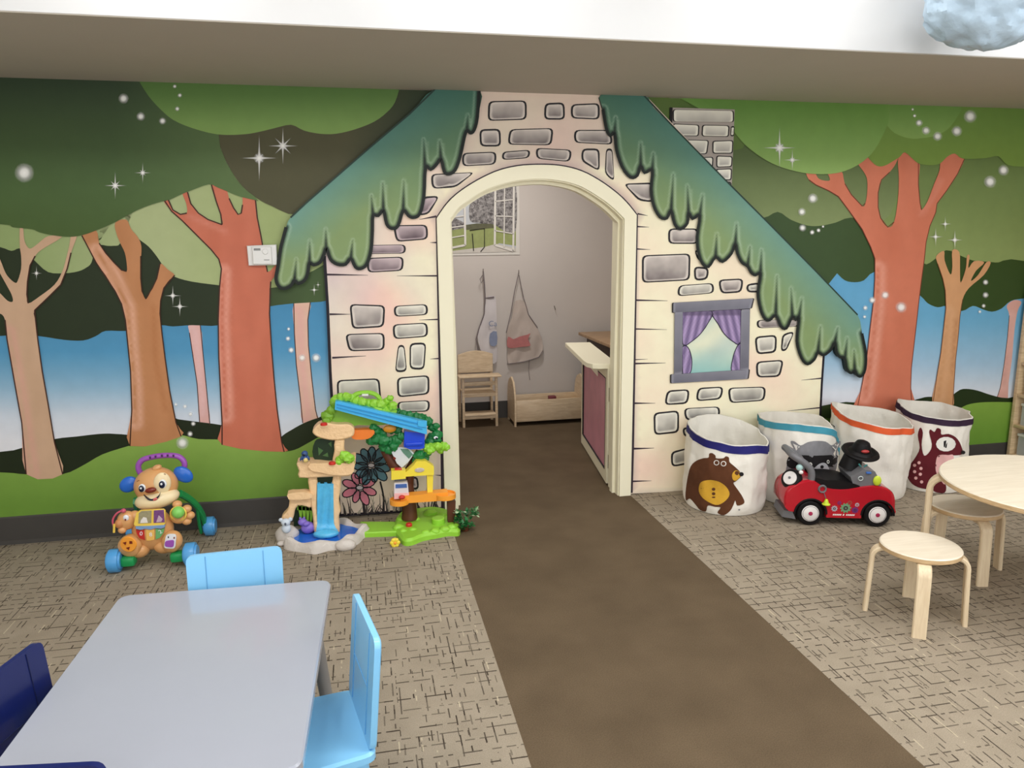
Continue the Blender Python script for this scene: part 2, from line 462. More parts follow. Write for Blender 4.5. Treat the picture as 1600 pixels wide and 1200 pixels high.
def base(x0, x1, nm, lb):
    mb = MB()
    prof = [(0, 0), (-0.016, 0), (-0.012, 0.02), (-0.009, 0.132), (-0.004, 0.145), (0, 0.145)]
    mb.prism([Vector((x0, y, z)) for y, z in prof], (x1-x0, 0, 0), DARKB)
    tag(mb.build(nm, smooth=0), lb, kind='structure')
base(XL, -0.19, 'baseboard_left', 'charcoal rubber baseboard under the left mural')
base(2.62, XR, 'baseboard_right', 'charcoal rubber baseboard behind the fabric bins')

# ------------------------------------------------------------------ mural pieces on the wall
L1 = 0.0012
lay = lambda k: -L1*k
PM = paint_mat()
gsky = grad([(440, (66, 136, 182)), (550, (84, 154, 198)), (600, (140, 184, 214)), (650, (214, 224, 238)), (690, (236, 238, 246)), (740, (240, 242, 248))])
painted('painted_sky', [(-120, 360), (515, 400), (520, 760), (-140, 800)], lambda x, y: gsky(y), lay(1), wall, 12)
gsky2 = grad([(400, (96, 168, 216)), (500, (112, 178, 216)), (570, (170, 204, 230)), (615, (228, 234, 244)), (700, (240, 242, 246))])
painted('painted_canopy', [(985, 110), (1700, 120), (1700, 380), (1270, 380), (985, 200)], (92, 118, 56), lay(1), wall, 40)
painted('painted_sky', [(1270, 380), (1680, 390), (1640, 700), (1270, 720)], lambda x, y: gsky2(y), lay(1), wall, 12)
def noisy(c, amt=10, f=0.02, oy=0):
    def fn(x, y):
        n = noise.noise(Vector((x*f, y*f, oy)))*amt
        return tuple(max(0, v+n) for v in c)
    return fn
# dark hills, grass
hill = (27, 38, 14)
painted('painted_hill', smooth_poly([(-150, 712), (0, 706), (40, 698), (85, 686), (120, 682), (155, 678), (180, 678), (210, 684), (230, 720), (100, 760), (-150, 770)], 3), hill, lay(2), wall, 30)
painted('painted_hill', smooth_poly([(262, 652), (278, 655), (300, 658), (345, 664), (360, 670), (360, 700), (262, 700)], 3), hill, lay(2), wall, 30)
painted('painted_hill', smooth_poly([(418, 705), (440, 682), (455, 672), (475, 661), (497, 653), (530, 646), (530, 720), (440, 730)], 3), (35, 46, 20), lay(2), wall, 30)
painted('painted_hill', [(1270, 640), (1285, 634), (1305, 630), (1322, 628), (1338, 629), (1352, 640), (1360, 680), (1270, 690)], (45, 62, 28), lay(2), wall, 30)
painted('painted_hill', smooth_poly([(1420, 632), (1440, 622), (1455, 620), (1480, 622), (1500, 609), (1515, 608), (1530, 611), (1548, 617), (1575, 622), (1620, 615), (1620, 660), (1420, 670)], 3), (35, 52, 20), lay(2), wall, 30)
gg = lambda x, y: mixc((144, 180, 84), (110, 150, 58), (y-680)/110)
painted('painted_grass', smooth_poly([(-150, 735), (0, 738), (40, 741), (97, 741), (130, 727), (160, 710), (200, 697), (230, 688), (265, 680.5), (285, 680), (310, 686), (345, 687), (380, 692), (410, 700), (438, 705.5), (460, 703), (480, 693), (500, 682), (530, 668)], 3, False) + [(540, 775), (300, 785), (0, 815), (-160, 830)], gg, lay(5), wall, 16)
painted('painted_grass', smooth_poly([(1480, 655), (1495, 642), (1510, 633), (1530, 629), (1560, 628), (1600, 629)], 3, False) + [(1590, 700), (1480, 712)], lambda x, y: mixc((134, 172, 70), (104, 150, 52), (y-630)/70), lay(5), wall, 16)
painted('painted_grass', [(1270, 652), (1345, 657), (1430, 660), (1500, 660), (1500, 715), (1270, 735)], (84, 116, 46), lay(4), wall, 30)
# dark foliage belts
painted('painted_canopy', smooth_poly([(-150, 530), (0, 525), (20, 523), (60, 525), (100, 531), (130, 532), (150, 525), (165, 517), (196, 517), (225, 512), (252, 508), (270, 510), (300, 508), (345, 508), (380, 490), (420, 479), (460, 474), (520, 468), (560, 440), (560, 350), (400, 330), (200, 340), (-130, 330)], 3), lambda x, y: mixc((38, 50, 28), (70, 92, 52), (x-330)/150), lay(2), wall, 22)
# pale foliage
pale = lambda x, y: mixc((150, 170, 112), (182, 192, 146), (x-40)/230)
painted('painted_canopy', smooth_poly([(-140, 300), (-140, 390), (-40, 380), (0, 386), (18, 392), (30, 388), (42, 396), (55, 408), (75, 425), (100, 427), (122, 424), (135, 418), (143, 410), (150, 385), (170, 340), (100, 300)], 3), pale, lay(3), wall, 22)
painted('painted_canopy', smooth_poly([(150, 320), (152, 375), (162, 383), (178, 384), (188, 380), (200, 350), (205, 320)], 3), pale, lay(3), wall, 22)
painted('painted_canopy', smooth_poly([(196, 300), (197, 345), (203, 358), (215, 372), (232, 385), (246, 402), (258, 420), (272, 432), (300, 440), (345, 446), (380, 450), (440, 448), (475, 430), (520, 395), (540, 280), (400, 270), (300, 260)], 3), lambda x, y: mixc((178, 190, 140), (164, 180, 120), (x-260)/160), lay(3), wall, 20)
# painted tree helper: trunk colour with highlight stripe near its left edge
def trunk(poly, base, hi, edge, y, outline_w=0.0055, ocol=(70, 40, 30), hi_w=16, nm='painted_tree', lines=None, hi2=None):
    P = smooth_poly(poly, 3)
    def fn(x, yy):
        n = noise.noise(Vector((x*0.05, yy*0.012, base[0])))*8
        c = tuple(v+n for v in base)
        if edge:
            d = poly_d((x, yy), edge, False)
            if d < hi_w: c = mixc(c, hi, 0.75*(1-abs(d-hi_w*0.45)/(hi_w*0.55)) if d > 1 else 0)
        if hi2:
            d = poly_d((x, yy), hi2[0], False)
            if d < hi2[2]: c = mixc(c, hi2[1], 0.5*(1-d/hi2[2]))
        return c
    return painted(nm, P, fn, y, wall, 6, outline=lines, ow=outline_w, ocol=ocol)
T1 = [(-12, 495), (0, 490), (8, 500), (11, 530), (18, 570), (25, 610), (34, 660), (41, 741), (98, 741), (85, 690), (75, 630), (66, 580), (59, 530), (55, 500), (54, 485), (75, 465), (95, 445), (105, 420), (111, 395), (121, 366), (112, 366), (108, 385), (103, 405), (97, 425), (85, 445), (62, 463), (44, 474), (42, 460), (43, 440), (47, 415), (55, 400), (65, 390), (97, 370), (75, 369), (60, 380), (49, 388), (43, 386), (38, 375), (36, 356), (31, 356), (31, 385), (33, 400), (33, 420), (28, 438), (24, 442), (15, 435), (8, 425), (0, 405), (-15, 375), (-25, 375), (-12, 405), (0, 427), (10, 445), (18, 460), (20, 471), (12, 470), (0, 458), (-15, 445), (-18, 460)]
trunk(T1, (208, 172, 142), (222, 168, 152), [(13, 520), (30, 610), (42, 690), (50, 740)], lay(6), lines=[[(54, 485), (59, 530), (66, 580), (75, 630), (85, 690), (98, 741)], [(8, 500), (11, 530), (18, 570), (25, 610), (34, 660), (41, 741)], [(54, 485), (75, 465), (95, 445), (105, 420), (111, 395)], [(44, 474), (42, 460), (43, 440), (47, 415), (55, 400)]])
T2 = [(128, 368), (140, 390), (150, 410), (165, 430), (180, 455), (190, 475), (196, 500), (200, 540), (204, 580), (206, 640), (203, 697), (283, 682), (275, 660), (265, 610), (258, 560), (253, 520), (250, 490), (251, 470), (256, 450), (265, 437), (273, 430), (262, 421), (250, 412), (245, 435), (238, 450), (231, 464), (227, 467), (222, 455), (220, 435), (220, 410), (221, 385), (215, 370), (205, 358), (197, 343), (180, 348), (182, 365), (188, 380), (195, 395), (198, 412), (198, 424), (190, 422), (178, 410), (165, 395), (155, 380), (150, 360)]
trunk(T2, (196, 136, 92), (234, 182, 160), [(150, 392), (178, 432), (199, 480), (204, 540), (210, 600), (212, 660)], lay(6), ocol=(66, 38, 24), lines=[[(128, 368), (150, 410), (180, 455), (190, 475), (196, 500), (200, 540), (204, 580), (206, 640), (203, 697)], [(273, 430), (256, 450), (251, 470), (250, 490), (253, 520), (258, 560), (265, 610), (275, 660), (283, 682)], [(220, 400), (220, 435), (222, 455), (227, 467), (238, 450), (245, 435), (250, 412)], [(155, 380), (165, 395), (178, 410), (190, 422), (198, 424)]], hi2=([(240, 480), (243, 560), (258, 640)], (176, 112, 66), 7))
T3 = [(347, 695), (347, 660), (344, 600), (342, 560), (341, 500), (343, 450), (346, 420), (342, 405), (330, 390), (305, 365), (285, 345), (268, 330), (258, 318), (256, 312), (263, 312), (270, 328), (282, 335), (292, 333), (291, 318), (285, 302), (293, 300), (298, 318), (310, 333), (325, 343), (347, 351), (345, 335), (338, 315), (330, 287), (352, 295), (358, 310), (365, 325), (372, 335), (377, 333), (379, 320), (381, 304), (399, 311), (402, 340), (408, 370), (413, 400), (418, 425), (431, 414), (436, 424), (423, 440), (421, 460), (421, 490), (424, 540), (428, 590), (433, 640), (440, 690), (444, 706)]
trunk(T3, (206, 116, 90), (240, 172, 154), [(349, 425), (346, 500), (350, 580), (353, 650)], lay(6), 0.006, lines=[[(256, 312), (268, 330), (285, 345), (305, 365), (330, 390), (342, 405), (346, 420), (343, 450), (341, 500), (342, 560), (344, 600), (347, 660), (347, 695)], [(399, 311), (402, 340), (408, 370), (413, 400), (418, 425)], [(423, 440), (421, 490), (424, 540), (428, 590), (433, 640), (440, 690), (444, 706)], [(347, 351), (325, 343), (310, 333), (298, 318), (293, 300)], [(347, 351), (345, 335), (338, 315), (330, 287)], [(358, 310), (365, 325), (372, 335), (377, 333), (379, 320)], [(263, 312), (270, 328), (282, 335), (292, 333)]], hi2=([(296, 338), (330, 352), (352, 362)], (226, 150, 132), 7))
trunk([(295, 508), (313, 508), (318, 560), (323, 610), (328, 664), (312, 661), (308, 600), (302, 560), (296, 520)], (226, 178, 172), (236, 196, 196), [(298, 520), (310, 640)], lay(1.5), 0.004, lines=[[(313, 508), (318, 560), (323, 610), (328, 664)], [(296, 520), (302, 560), (308, 600), (312, 661)]])
trunk([(459, 473), (485, 472), (481, 500), (482, 540), (487, 590), (493, 640), (497, 656), (473, 661), (469, 620), (463, 570), (460, 520)], (228, 188, 168), (232, 176, 170), [(462, 490), (465, 570), (474, 650)], lay(1.5), 0.0045, lines=[[(485, 472), (481, 500), (482, 540), (487, 590), (493, 640), (497, 656)], [(459, 473), (460, 520), (463, 570), (469, 620), (473, 661)]])
# big canopies on the left
painted('painted_canopy', smooth_poly([(345, 100), (340, 212), (345, 232), (355, 255), (370, 280), (385, 297), (402, 310), (425, 322), (470, 335), (560, 300), (700, 160), (700, 100)], 3), lambda x, y: mixc((84, 82, 56), (52, 64, 42), (x-540)/110), lay(7), wall, 24)
gl = grad([(120, (50, 68, 48)), (200, (66, 88, 52)), (300, (78, 104, 58)), (370, (74, 98, 48))])
painted('painted_canopy', smooth_poly([(-150, 345), (0, 350), (20, 355), (50, 358), (62, 363), (85, 368), (110, 370), (130, 367), (150, 360), (180, 347), (215, 328), (245, 317), (265, 312), (280, 305), (300, 297), (326, 288), (340, 293), (355, 299), (375, 307), (404, 314)], 3, False) + [(398, 307), (383, 296), (369, 280), (354, 254), (344, 230), (341, 205), (345, 90), (-150, 85)], lambda x, y: mixc(gl(y), (100, 124, 76), (x-180)/260), lay(8), wall, 22)
painted('painted_canopy', smooth_poly([(218, 128), (232, 150), (250, 170), (270, 187), (300, 200), (340, 210), (380, 210), (405, 206), (430, 200), (455, 195), (475, 204), (500, 209), (525, 209), (555, 202), (585, 190), (605, 175), (617, 160), (625, 136)], 3, False) + [(625, 100), (215, 90)], lambda x, y: mixc((88, 124, 62), (134, 168, 92), (y-140)/65), lay(9), wall, 18)
# right side
painted('painted_canopy', [(1150, 280), (1180, 400), (1293, 446)] + smooth_poly([(1308, 427), (1320, 438), (1335, 441), (1350, 438), (1366, 425), (1400, 430), (1438, 462), (1450, 474), (1465, 480), (1480, 478), (1503, 486), (1520, 478), (1535, 483), (1550, 487), (1565, 482), (1580, 470), (1605, 466), (1680, 460)], 3, False) + [(1680, 300), (1400, 250)], lambda x, y: mixc((62, 84, 48), (56, 78, 34), (x-1300)/200), lay(2), wall, 22)
painted('painted_canopy', smooth_poly([(1140, 335), (1190, 341), (1215, 331), (1235, 343), (1260, 352), (1280, 353), (1305, 348), (1330, 340), (1380, 345), (1402, 300), (1400, 200), (1140, 150)], 3), lambda x, y: mixc((84, 102, 60), (134, 150, 100), (y-230)/115), lay(3.5), wall, 20)
painted('painted_canopy', smooth_poly([(1330, 240), (1360, 330), (1400, 365), (1440, 410), (1458, 407), (1478, 391), (1500, 399), (1520, 407), (1545, 409), (1560, 410), (1580, 405), (1680, 396), (1680, 200), (1330, 200)], 3), lambda x, y: mixc((104, 126, 70), (144, 162, 100), (y-250)/150), lay(3), wall, 20)
T4 = [(1339, 640), (1345, 610), (1352, 575), (1356, 545), (1360, 510), (1365, 470), (1367, 435), (1367, 404), (1361, 387), (1347, 358), (1327, 330), (1310, 307), (1295, 298), (1275, 289), (1264, 281), (1259, 266), (1272, 268), (1278, 278), (1287, 282), (1297, 281), (1293, 266), (1314, 266), (1320, 287), (1330, 304), (1347, 322), (1352, 318), (1355, 301), (1355, 281), (1350, 269), (1338, 250), (1356, 244), (1370, 257), (1381, 257), (1404, 240), (1400, 255), (1390, 269), (1377, 281), (1372, 301), (1372, 324), (1376, 341), (1387, 355), (1397, 347), (1403, 312), (1404.5, 278), (1403, 255), (1405, 243), (1413, 236), (1436, 248), (1435, 289), (1437.6, 318), (1440, 328), (1449, 315), (1459, 289), (1468, 266), (1471, 246), (1488, 238), (1498, 238), (1507, 248), (1496, 272), (1479, 298), (1464, 318), (1462, 332), (1453, 353), (1447, 378), (1444, 407), (1440, 436), (1436, 468), (1432, 505), (1428, 540), (1424, 575), (1423, 605), (1425, 640)]
trunk(T4, (212, 124, 96), (238, 172, 152), [(1372, 420), (1370, 480), (1362, 550), (1352, 620)], lay(6), 0.005, ocol=(120, 56, 40), lines=[[(1339, 640), (1345, 610), (1352, 575), (1356, 545), (1360, 510), (1365, 470), (1367, 435), (1367, 404), (1361, 387), (1347, 358), (1327, 330), (1310, 307), (1295, 298), (1275, 289), (1264, 281)], [(1507, 248), (1496, 272), (1479, 298), (1464, 318), (1462, 332), (1453, 353), (1447, 378), (1444, 407), (1440, 436), (1436, 468), (1432, 505), (1428, 540), (1424, 575), (1423, 605), (1425, 640)], [(1435, 252), (1435, 289), (1437.6, 318), (1440, 328)], [(1320, 287), (1330, 304), (1347, 322), (1352, 318)], [(1390, 269), (1377, 281), (1372, 301), (1372, 324), (1376, 341), (1387, 355), (1397, 347)]], hi2=([(1440, 334), (1455, 312), (1470, 282)], (228, 156, 138), 6))
T5 = [(1463, 400), (1475, 392), (1476, 407), (1485, 429), (1488, 416), (1488, 391), (1499, 394), (1500, 419), (1501, 442), (1509, 420), (1511, 400), (1515, 400), (1513, 419), (1522, 408), (1538, 410), (1525, 423), (1517, 439), (1528, 430), (1541, 410), (1548, 411), (1537, 430), (1514, 450), (1504, 468), (1500, 493), (1497, 528), (1493, 563), (1490, 610), (1488, 636), (1457, 634), (1464, 587), (1470, 552), (1474, 517), (1478, 482), (1477, 454), (1473, 435), (1465, 412)]
trunk(T5, (214, 160, 114), (226, 176, 134), [(1481, 490), (1474, 560), (1466, 620)], lay(6), 0.0045, ocol=(120, 70, 44), lines=[[(1504, 468), (1500, 493), (1497, 528), (1493, 563), (1490, 610), (1488, 636)], [(1457, 634), (1464, 587), (1470, 552), (1474, 517), (1478, 482), (1477, 454), (1473, 435), (1465, 412)]], hi2=([(1494, 500), (1488, 580)], (184, 126, 82), 5))
trunk([(1573, 478), (1584, 469), (1596, 472), (1590, 486), (1585, 517), (1581, 563), (1576, 598), (1573, 630), (1556, 628), (1563, 605), (1569, 568), (1574, 528), (1577, 493)], (224, 172, 160), (234, 188, 178), [(1579, 500), (1568, 600)], lay(1.5), 0.004, lines=[[(1577, 493), (1574, 528), (1569, 568), (1563, 605), (1556, 628)]])
painted('painted_canopy', smooth_poly([(1350, 236), (1358, 248), (1370, 259), (1382, 259), (1395, 252), (1406, 245), (1414, 238), (1428, 250), (1437, 256), (1452, 258), (1468, 256), (1480, 245), (1492, 240), (1505, 248), (1540, 247), (1560, 244), (1575, 258), (1610, 260), (1680, 255)], 3, False) + [(1680, 120), (1350, 120)], lambda x, y: mixc((106, 140, 64), (122, 152, 68), (y-180)/70), lay(8), wall, 20)
painted('painted_canopy', smooth_poly([(1385, 195), (1398, 208), (1420, 216), (1440, 216), (1465, 211), (1485, 198), (1502, 172)], 3, False) + [(1500, 120), (1380, 120)], lambda x, y: mixc((102, 142, 68), (136, 170, 92), (y-165)/50), lay(9), wall, 18)
painted('painted_canopy', [(1000, 120)] + smooth_poly([(1140, 195), (1148, 207), (1165, 227), (1190, 246), (1215, 259), (1245, 268), (1275, 272), (1310, 270), (1340, 258), (1362, 240), (1376, 218), (1388, 192)], 3, False) + [(1395, 120)], lambda x, y: mixc((100, 142, 64), (146, 180, 102), (y-165)/100), lay(10), wall, 20)
painted('painted_canopy', smooth_poly([(985, 130), (1000, 156), (1040, 190), (1100, 230), (1160, 232), (1150, 200), (1060, 168), (1020, 120)], 3), (92, 116, 56), lay(7), wall, 24)
# sparkles and stars
GP = glow_paint_mat()
def dot(mb, x, y, r, yy, amt=1.0):
    seg = 16; vs = [W(x, y, yy)]; cs = [(amt, amt, amt, 1)]
    for rr, a in ((0.45, 0.85*amt), (0.75, 0.35*amt), (1.25, 0.0)):
        for k in range(seg):
            vs.append(W(x+r*rr*math.cos(2*PI*k/seg), y+r*rr*math.sin(2*PI*k/seg), yy)); cs.append((a, a, a, 1))
    fs = [(0, 1+(k+1) % seg, 1+k) for k in range(seg)]
    for j in range(2):
        b = 1+j*seg
        fs += [(b+k, b+(k+1) % seg, b+seg+(k+1) % seg, b+seg+k) for k in range(seg)]
    mb.add(vs, fs, GP, cs)
def star(mb, x, y, r, yy, diag=0.45, tall=1.25):
    dot(mb, x, y, r*0.27, yy)
    for k in range(8):
        a = PI/4*k
        L = 1.1*r*(diag if k % 2 else (tall if k in (2, 6) else 1.0)); wd = r*0.06
        c, s = math.cos(a), math.sin(a)
        p = [(x+c*r*0.1-s*wd, y+s*r*0.1+c*wd), (x+c*r*0.1+s*wd, y+s*r*0.1-c*wd), (x+c*L, y+s*L)]
        mb.add([W(*q, yy-0.0005) for q in p], [(0, 1, 2)], GP, [(0.8, 0.8, 0.8, 1)]*2+[(0.15, 0.15, 0.15, 1)])
Yg = lay(13)
DOTS = [(38, 270, 13), (193, 154, 7), (220, 182, 6), (254, 189, 5), (273, 135, 3), (281, 149, 3.2), (277, 170, 3.4), (285, 692, 9), (302, 662, 3.4), (297, 678, 4), (275, 632, 2.4), (289, 635, 3), (298, 647, 3.2),
        (1270, 310, 7), (1253, 331, 5.5), (1254, 356, 5), (1269, 363, 3.5), (1279, 360, 3), (1286, 354, 2), (1426, 171, 2.2), (1429, 181, 2.6), (1436, 192, 5), (1447, 204, 6), (1465, 213, 6.5), (1495, 205, 7.5), (1516, 182, 9), (1547, 284, 8.5), (1568, 266, 7.5),
        (1383, 461, 6), (1408, 480, 8), (1363, 469, 5), (1352, 481, 3.6), (1351, 495, 2.6), (1540, 441, 4), (1540, 461, 4.2), (1537, 478, 3), (1531, 487, 2.4), (455, 547, 4.4), (472, 559, 5.5), (494, 559, 6.5), (450, 529, 3.4), (451, 514, 2.6)]
STARS = [(180, 290, 17, 0.6), (223, 270, 13, 0.5), (405, 247, 27, 0.3), (442, 228, 23, 0.75), (270, 462, 13, 0.3), (281, 479, 13, 0.3), (57, 427, 9, 0.5), (1218, 231, 25, 0.35), (1238, 250, 14, 0.4), (1462, 370, 12, 0.3), (1477, 350, 10, 0.3), (1492, 375, 13, 0.3), (491, 453, 8, 0.3), (497, 445, 5, 0.3)]
for x, y, r in DOTS:
    mb = MB(); dot(mb, x, y, r, Yg); mb.build('painted_sparkle', wall, smooth=0)
for x, y, r, dg in STARS:
    mb = MB(); star(mb, x, y, r, Yg, dg); mb.build('painted_star', wall, smooth=0)
# ------------------------------------------------------------------ cottage front around the doorway
cot = empty('cottage_facade', (1.0, 0, 0), 'painted storybook cottage front with thatched roof framing the arched doorway', 'facade')
YF = -0.022          # face of the cottage board
arch_out = smooth_poly([(682.5, 341), (703, 313), (734, 289), (772.5, 269), (806, 260), (840, 257.5), (874, 259), (907.5, 267), (941, 285), (973, 310), (995, 336)], 3, False)
gf1, gf2, gf3 = (255, 248, 216), (255, 216, 200), (214, 192, 204)
def facade_col(x, y):
    n = noise.noise(Vector((x*0.011, y*0.013, 3.1))); n2 = noise.noise(Vector((x*0.017, y*0.01, 8.8)))
    c = mixc(gf1, gf2, 0.40+1.0*n) if x < 700 or y < 330 else mixc(gf1, gf2, 0.16+0.8*n)
    if x < 690:
        c = mixc(c, gf3, 0.75*max(0, 1-abs(x-515-(y-400)*0.05)/90)*max(0, 1-(y-380)/260) + 0.5*max(0, n2))
        if y > 600: c = mixc(c, (206, 184, 170), min(0.55, (y-600)/250))
    if y < 260: c = mixc(c, (232, 212, 200), 0.6)
    d = min(poly_d((x, y), arch_out, False), abs(x-988)+3 if x > 960 and y > 330 else 99, abs(x-688)+3 if x < 720 and y > 330 else 99)
    if d < 14: c = mixc((170, 145, 150), c, 0.45+0.55*d/14)
    return c
face = [(700, 140), (1010, 150), (1180, 330), (1288, 540), (1284, 600), (1281, 660), (1274, 756), (985, 771.5), (988, 767), (990, 700), (995, 336)] + arch_out[::-1] + [(682.5, 341), (687, 520), (690, 700), (692, 795), (531, 806.5), (527, 740), (520, 650), (516, 580), (512, 480), (507, 400), (512, 380), (600, 240)]
fo = painted('wall_panel', face, facade_col, YF, cot, 9, thick=-YF, sidecol=(40, 32, 40),
        outline=[[(507, 400), (512, 480), (516, 580), (520, 650), (527, 740), (531, 806.5)], [(1288, 540), (1284, 600), (1281, 660), (1274, 756)], [(531, 805), (692, 794)]], ow=0.014, ocol=(28, 22, 34))
tag(fo, 'cream and pink painted cottage wall board')
# dark line round the door trim
mb = MB(); ln = [W(691, 794, YF)] + [W(690, 700, YF), W(686, 520, YF)] + [W(a, b, YF) for a, b in arch_out] + [W(992, 520, YF), W(989, 700, YF), W(987, 770, YF)]
mb.ribbon(ln, 0.012, PM, lift=0.001, cols=[pcol((52, 40, 52))]*(2*len(ln))); mb.build('trim_outline', cot, smooth=0)
# tapered plank cracks
for a, b, w in [((511, 429), (575, 430), .010), ((683, 431), (620, 431), .008), ((515, 491), (548, 491), .010), ((686, 499), (655, 500), .008), ((519, 559), (572, 556), .010), ((682, 338), (655, 343), .010), ((682, 379), (672, 379), .008), ((994, 389), (1016, 390), .008), ((993, 469), (1043, 470), .010), ((993, 514), (1042, 515), .008), ((992, 568), (1040, 567), .010), ((991, 562), (1012, 561), .006), ((991, 630), (1024, 630), .010), ((990, 701), (1022, 700), .012), ((989, 752), (1018, 751), .010), ((1283, 591), (1252, 594), .008), ((1281, 637), (1230, 642), .008), ((996, 334), (1012, 337), .009), ((996, 354), (1014, 355), .008), ((686, 560), (672, 561), .008), ((690, 743), (680, 742), .008)]:
    mb = MB(); A, B = W(*a, YF), W(*b, YF); pts = [A.lerp(B, k/5) for k in range(6)]
    mb.ribbon(pts, w, PM, lift=0.0012, taper=True, cols=[pcol((58, 44, 56))]*12); mb.build('plank_crack', cot, smooth=0)
# stones: outlined plates standing just proud of the board
def stone_mat(name, hi, lo, streak=0.9):
    m = bpy.data.materials.new(name); m.use_nodes = True; nt = m.node_tree
    b = nt.nodes['Principled BSDF']; b.inputs['Roughness'].default_value = 0.55; b.inputs['Specular IOR Level'].default_value = 0.3
    a = nt.nodes.new('ShaderNodeAttribute'); a.attribute_name = 'Col'
    tc = nt.nodes.new('ShaderNodeTexCoord'); n = nt.nodes.new('ShaderNodeTexNoise'); n.inputs['Scale'].default_value = 9; n.inputs['Detail'].default_value = 2
    nt.links.new(tc.outputs['Object'], n.inputs['Vector'])
    s = nt.nodes.new('ShaderNodeSeparateColor'); nt.links.new(a.outputs['Color'], s.inputs[0])
    k = mth(nt, 'ADD', s.outputs[0], mth(nt, 'MULTIPLY', mth(nt, 'SUBTRACT', n.outputs['Fac'], 0.5), streak))
    cr = nt.nodes.new('ShaderNodeValToRGB'); cr.color_ramp.elements[0].color = lin4(lo); cr.color_ramp.elements[1].color = lin4(hi)
    nt.links.new(k, cr.inputs[0]); nt.links.new(cr.outputs[0], b.inputs['Base Color']); return m
ST_A = stone_mat('stone_warm_grey', (236, 226, 218), (104, 94, 96))
ST_C = stone_mat('stone_chimney', (255, 252, 238), (170, 166, 160), 0.5)
ST_B = stone_mat('stone_pale_grey', (248, 244, 230), (116, 112, 110))
ST_P = stone_mat('stone_mauve_grey', (220, 200, 204), (100, 84, 92))
INK = mat('black_ink_paint', (24, 18, 24), 0.6, 0.05)
def round_quad(q, rad, n=3):
    out = []
    for i in range(4):
        p, a, b = Vector(q[i]), Vector(q[i-1]), Vector(q[(i+1) % 4])
        da, db = (a-p), (b-p); ra = min(rad, da.length*0.4); rb = min(rad, db.length*0.4)
        s, e = p+da.normalized()*ra, p+db.normalized()*rb
        for k in range(n+1):
            t = k/n; out.append(tuple((1-t)**2*s + 2*t*(1-t)*p + t*t*e))
    return out
def stone(q, m, parent, yb=YF, name='stone', lift=0.004, ink=3.1, rad=8):
    P = round_quad(q, rad); cx = sum(p[0] for p in P)/len(P); cz = sum(p[1] for p in P)/len(P); n = len(P)
    def ring(s, y):
        o = []
        for a, b in P:
            d = math.hypot(a-cx, b-cz); k = max(0.1, (d-s)/d); o.append(W(cx+(a-cx)*k, cz+(b-cz)*k, y))
        return o
    y0 = min(p[1] for p in P); y1 = max(p[1] for p in P)
    mb = MB(); r0, r1, r2, r3, r4 = ring(0, yb), ring(0, yb-lift*0.5), ring(ink, yb-lift*0.5), ring(ink+0.8, yb-lift), ring(ink+5, yb-lift)
    mb.add(r0+r1+r2, [(i, (i+1) % n, n+(i+1) % n, n+i) for i in range(n)] + [(n+i, n+(i+1) % n, 2*n+(i+1) % n, 2*n+i) for i in range(n)], INK)
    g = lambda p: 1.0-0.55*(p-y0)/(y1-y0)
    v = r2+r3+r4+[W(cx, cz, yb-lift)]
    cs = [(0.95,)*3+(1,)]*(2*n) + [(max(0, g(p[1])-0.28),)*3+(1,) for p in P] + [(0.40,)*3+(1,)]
    fs = [(i, (i+1) % n, n+(i+1) % n, n+i) for i in range(n)] + [(n+i, n+(i+1) % n, 2*n+(i+1) % n, 2*n+i) for i in range(n)] + [(2*n+i, 2*n+(i+1) % n, 3*n) for i in range(n)]
    mb.add(v, fs, m, cs)
    return mb.build(name, parent, smooth=0)
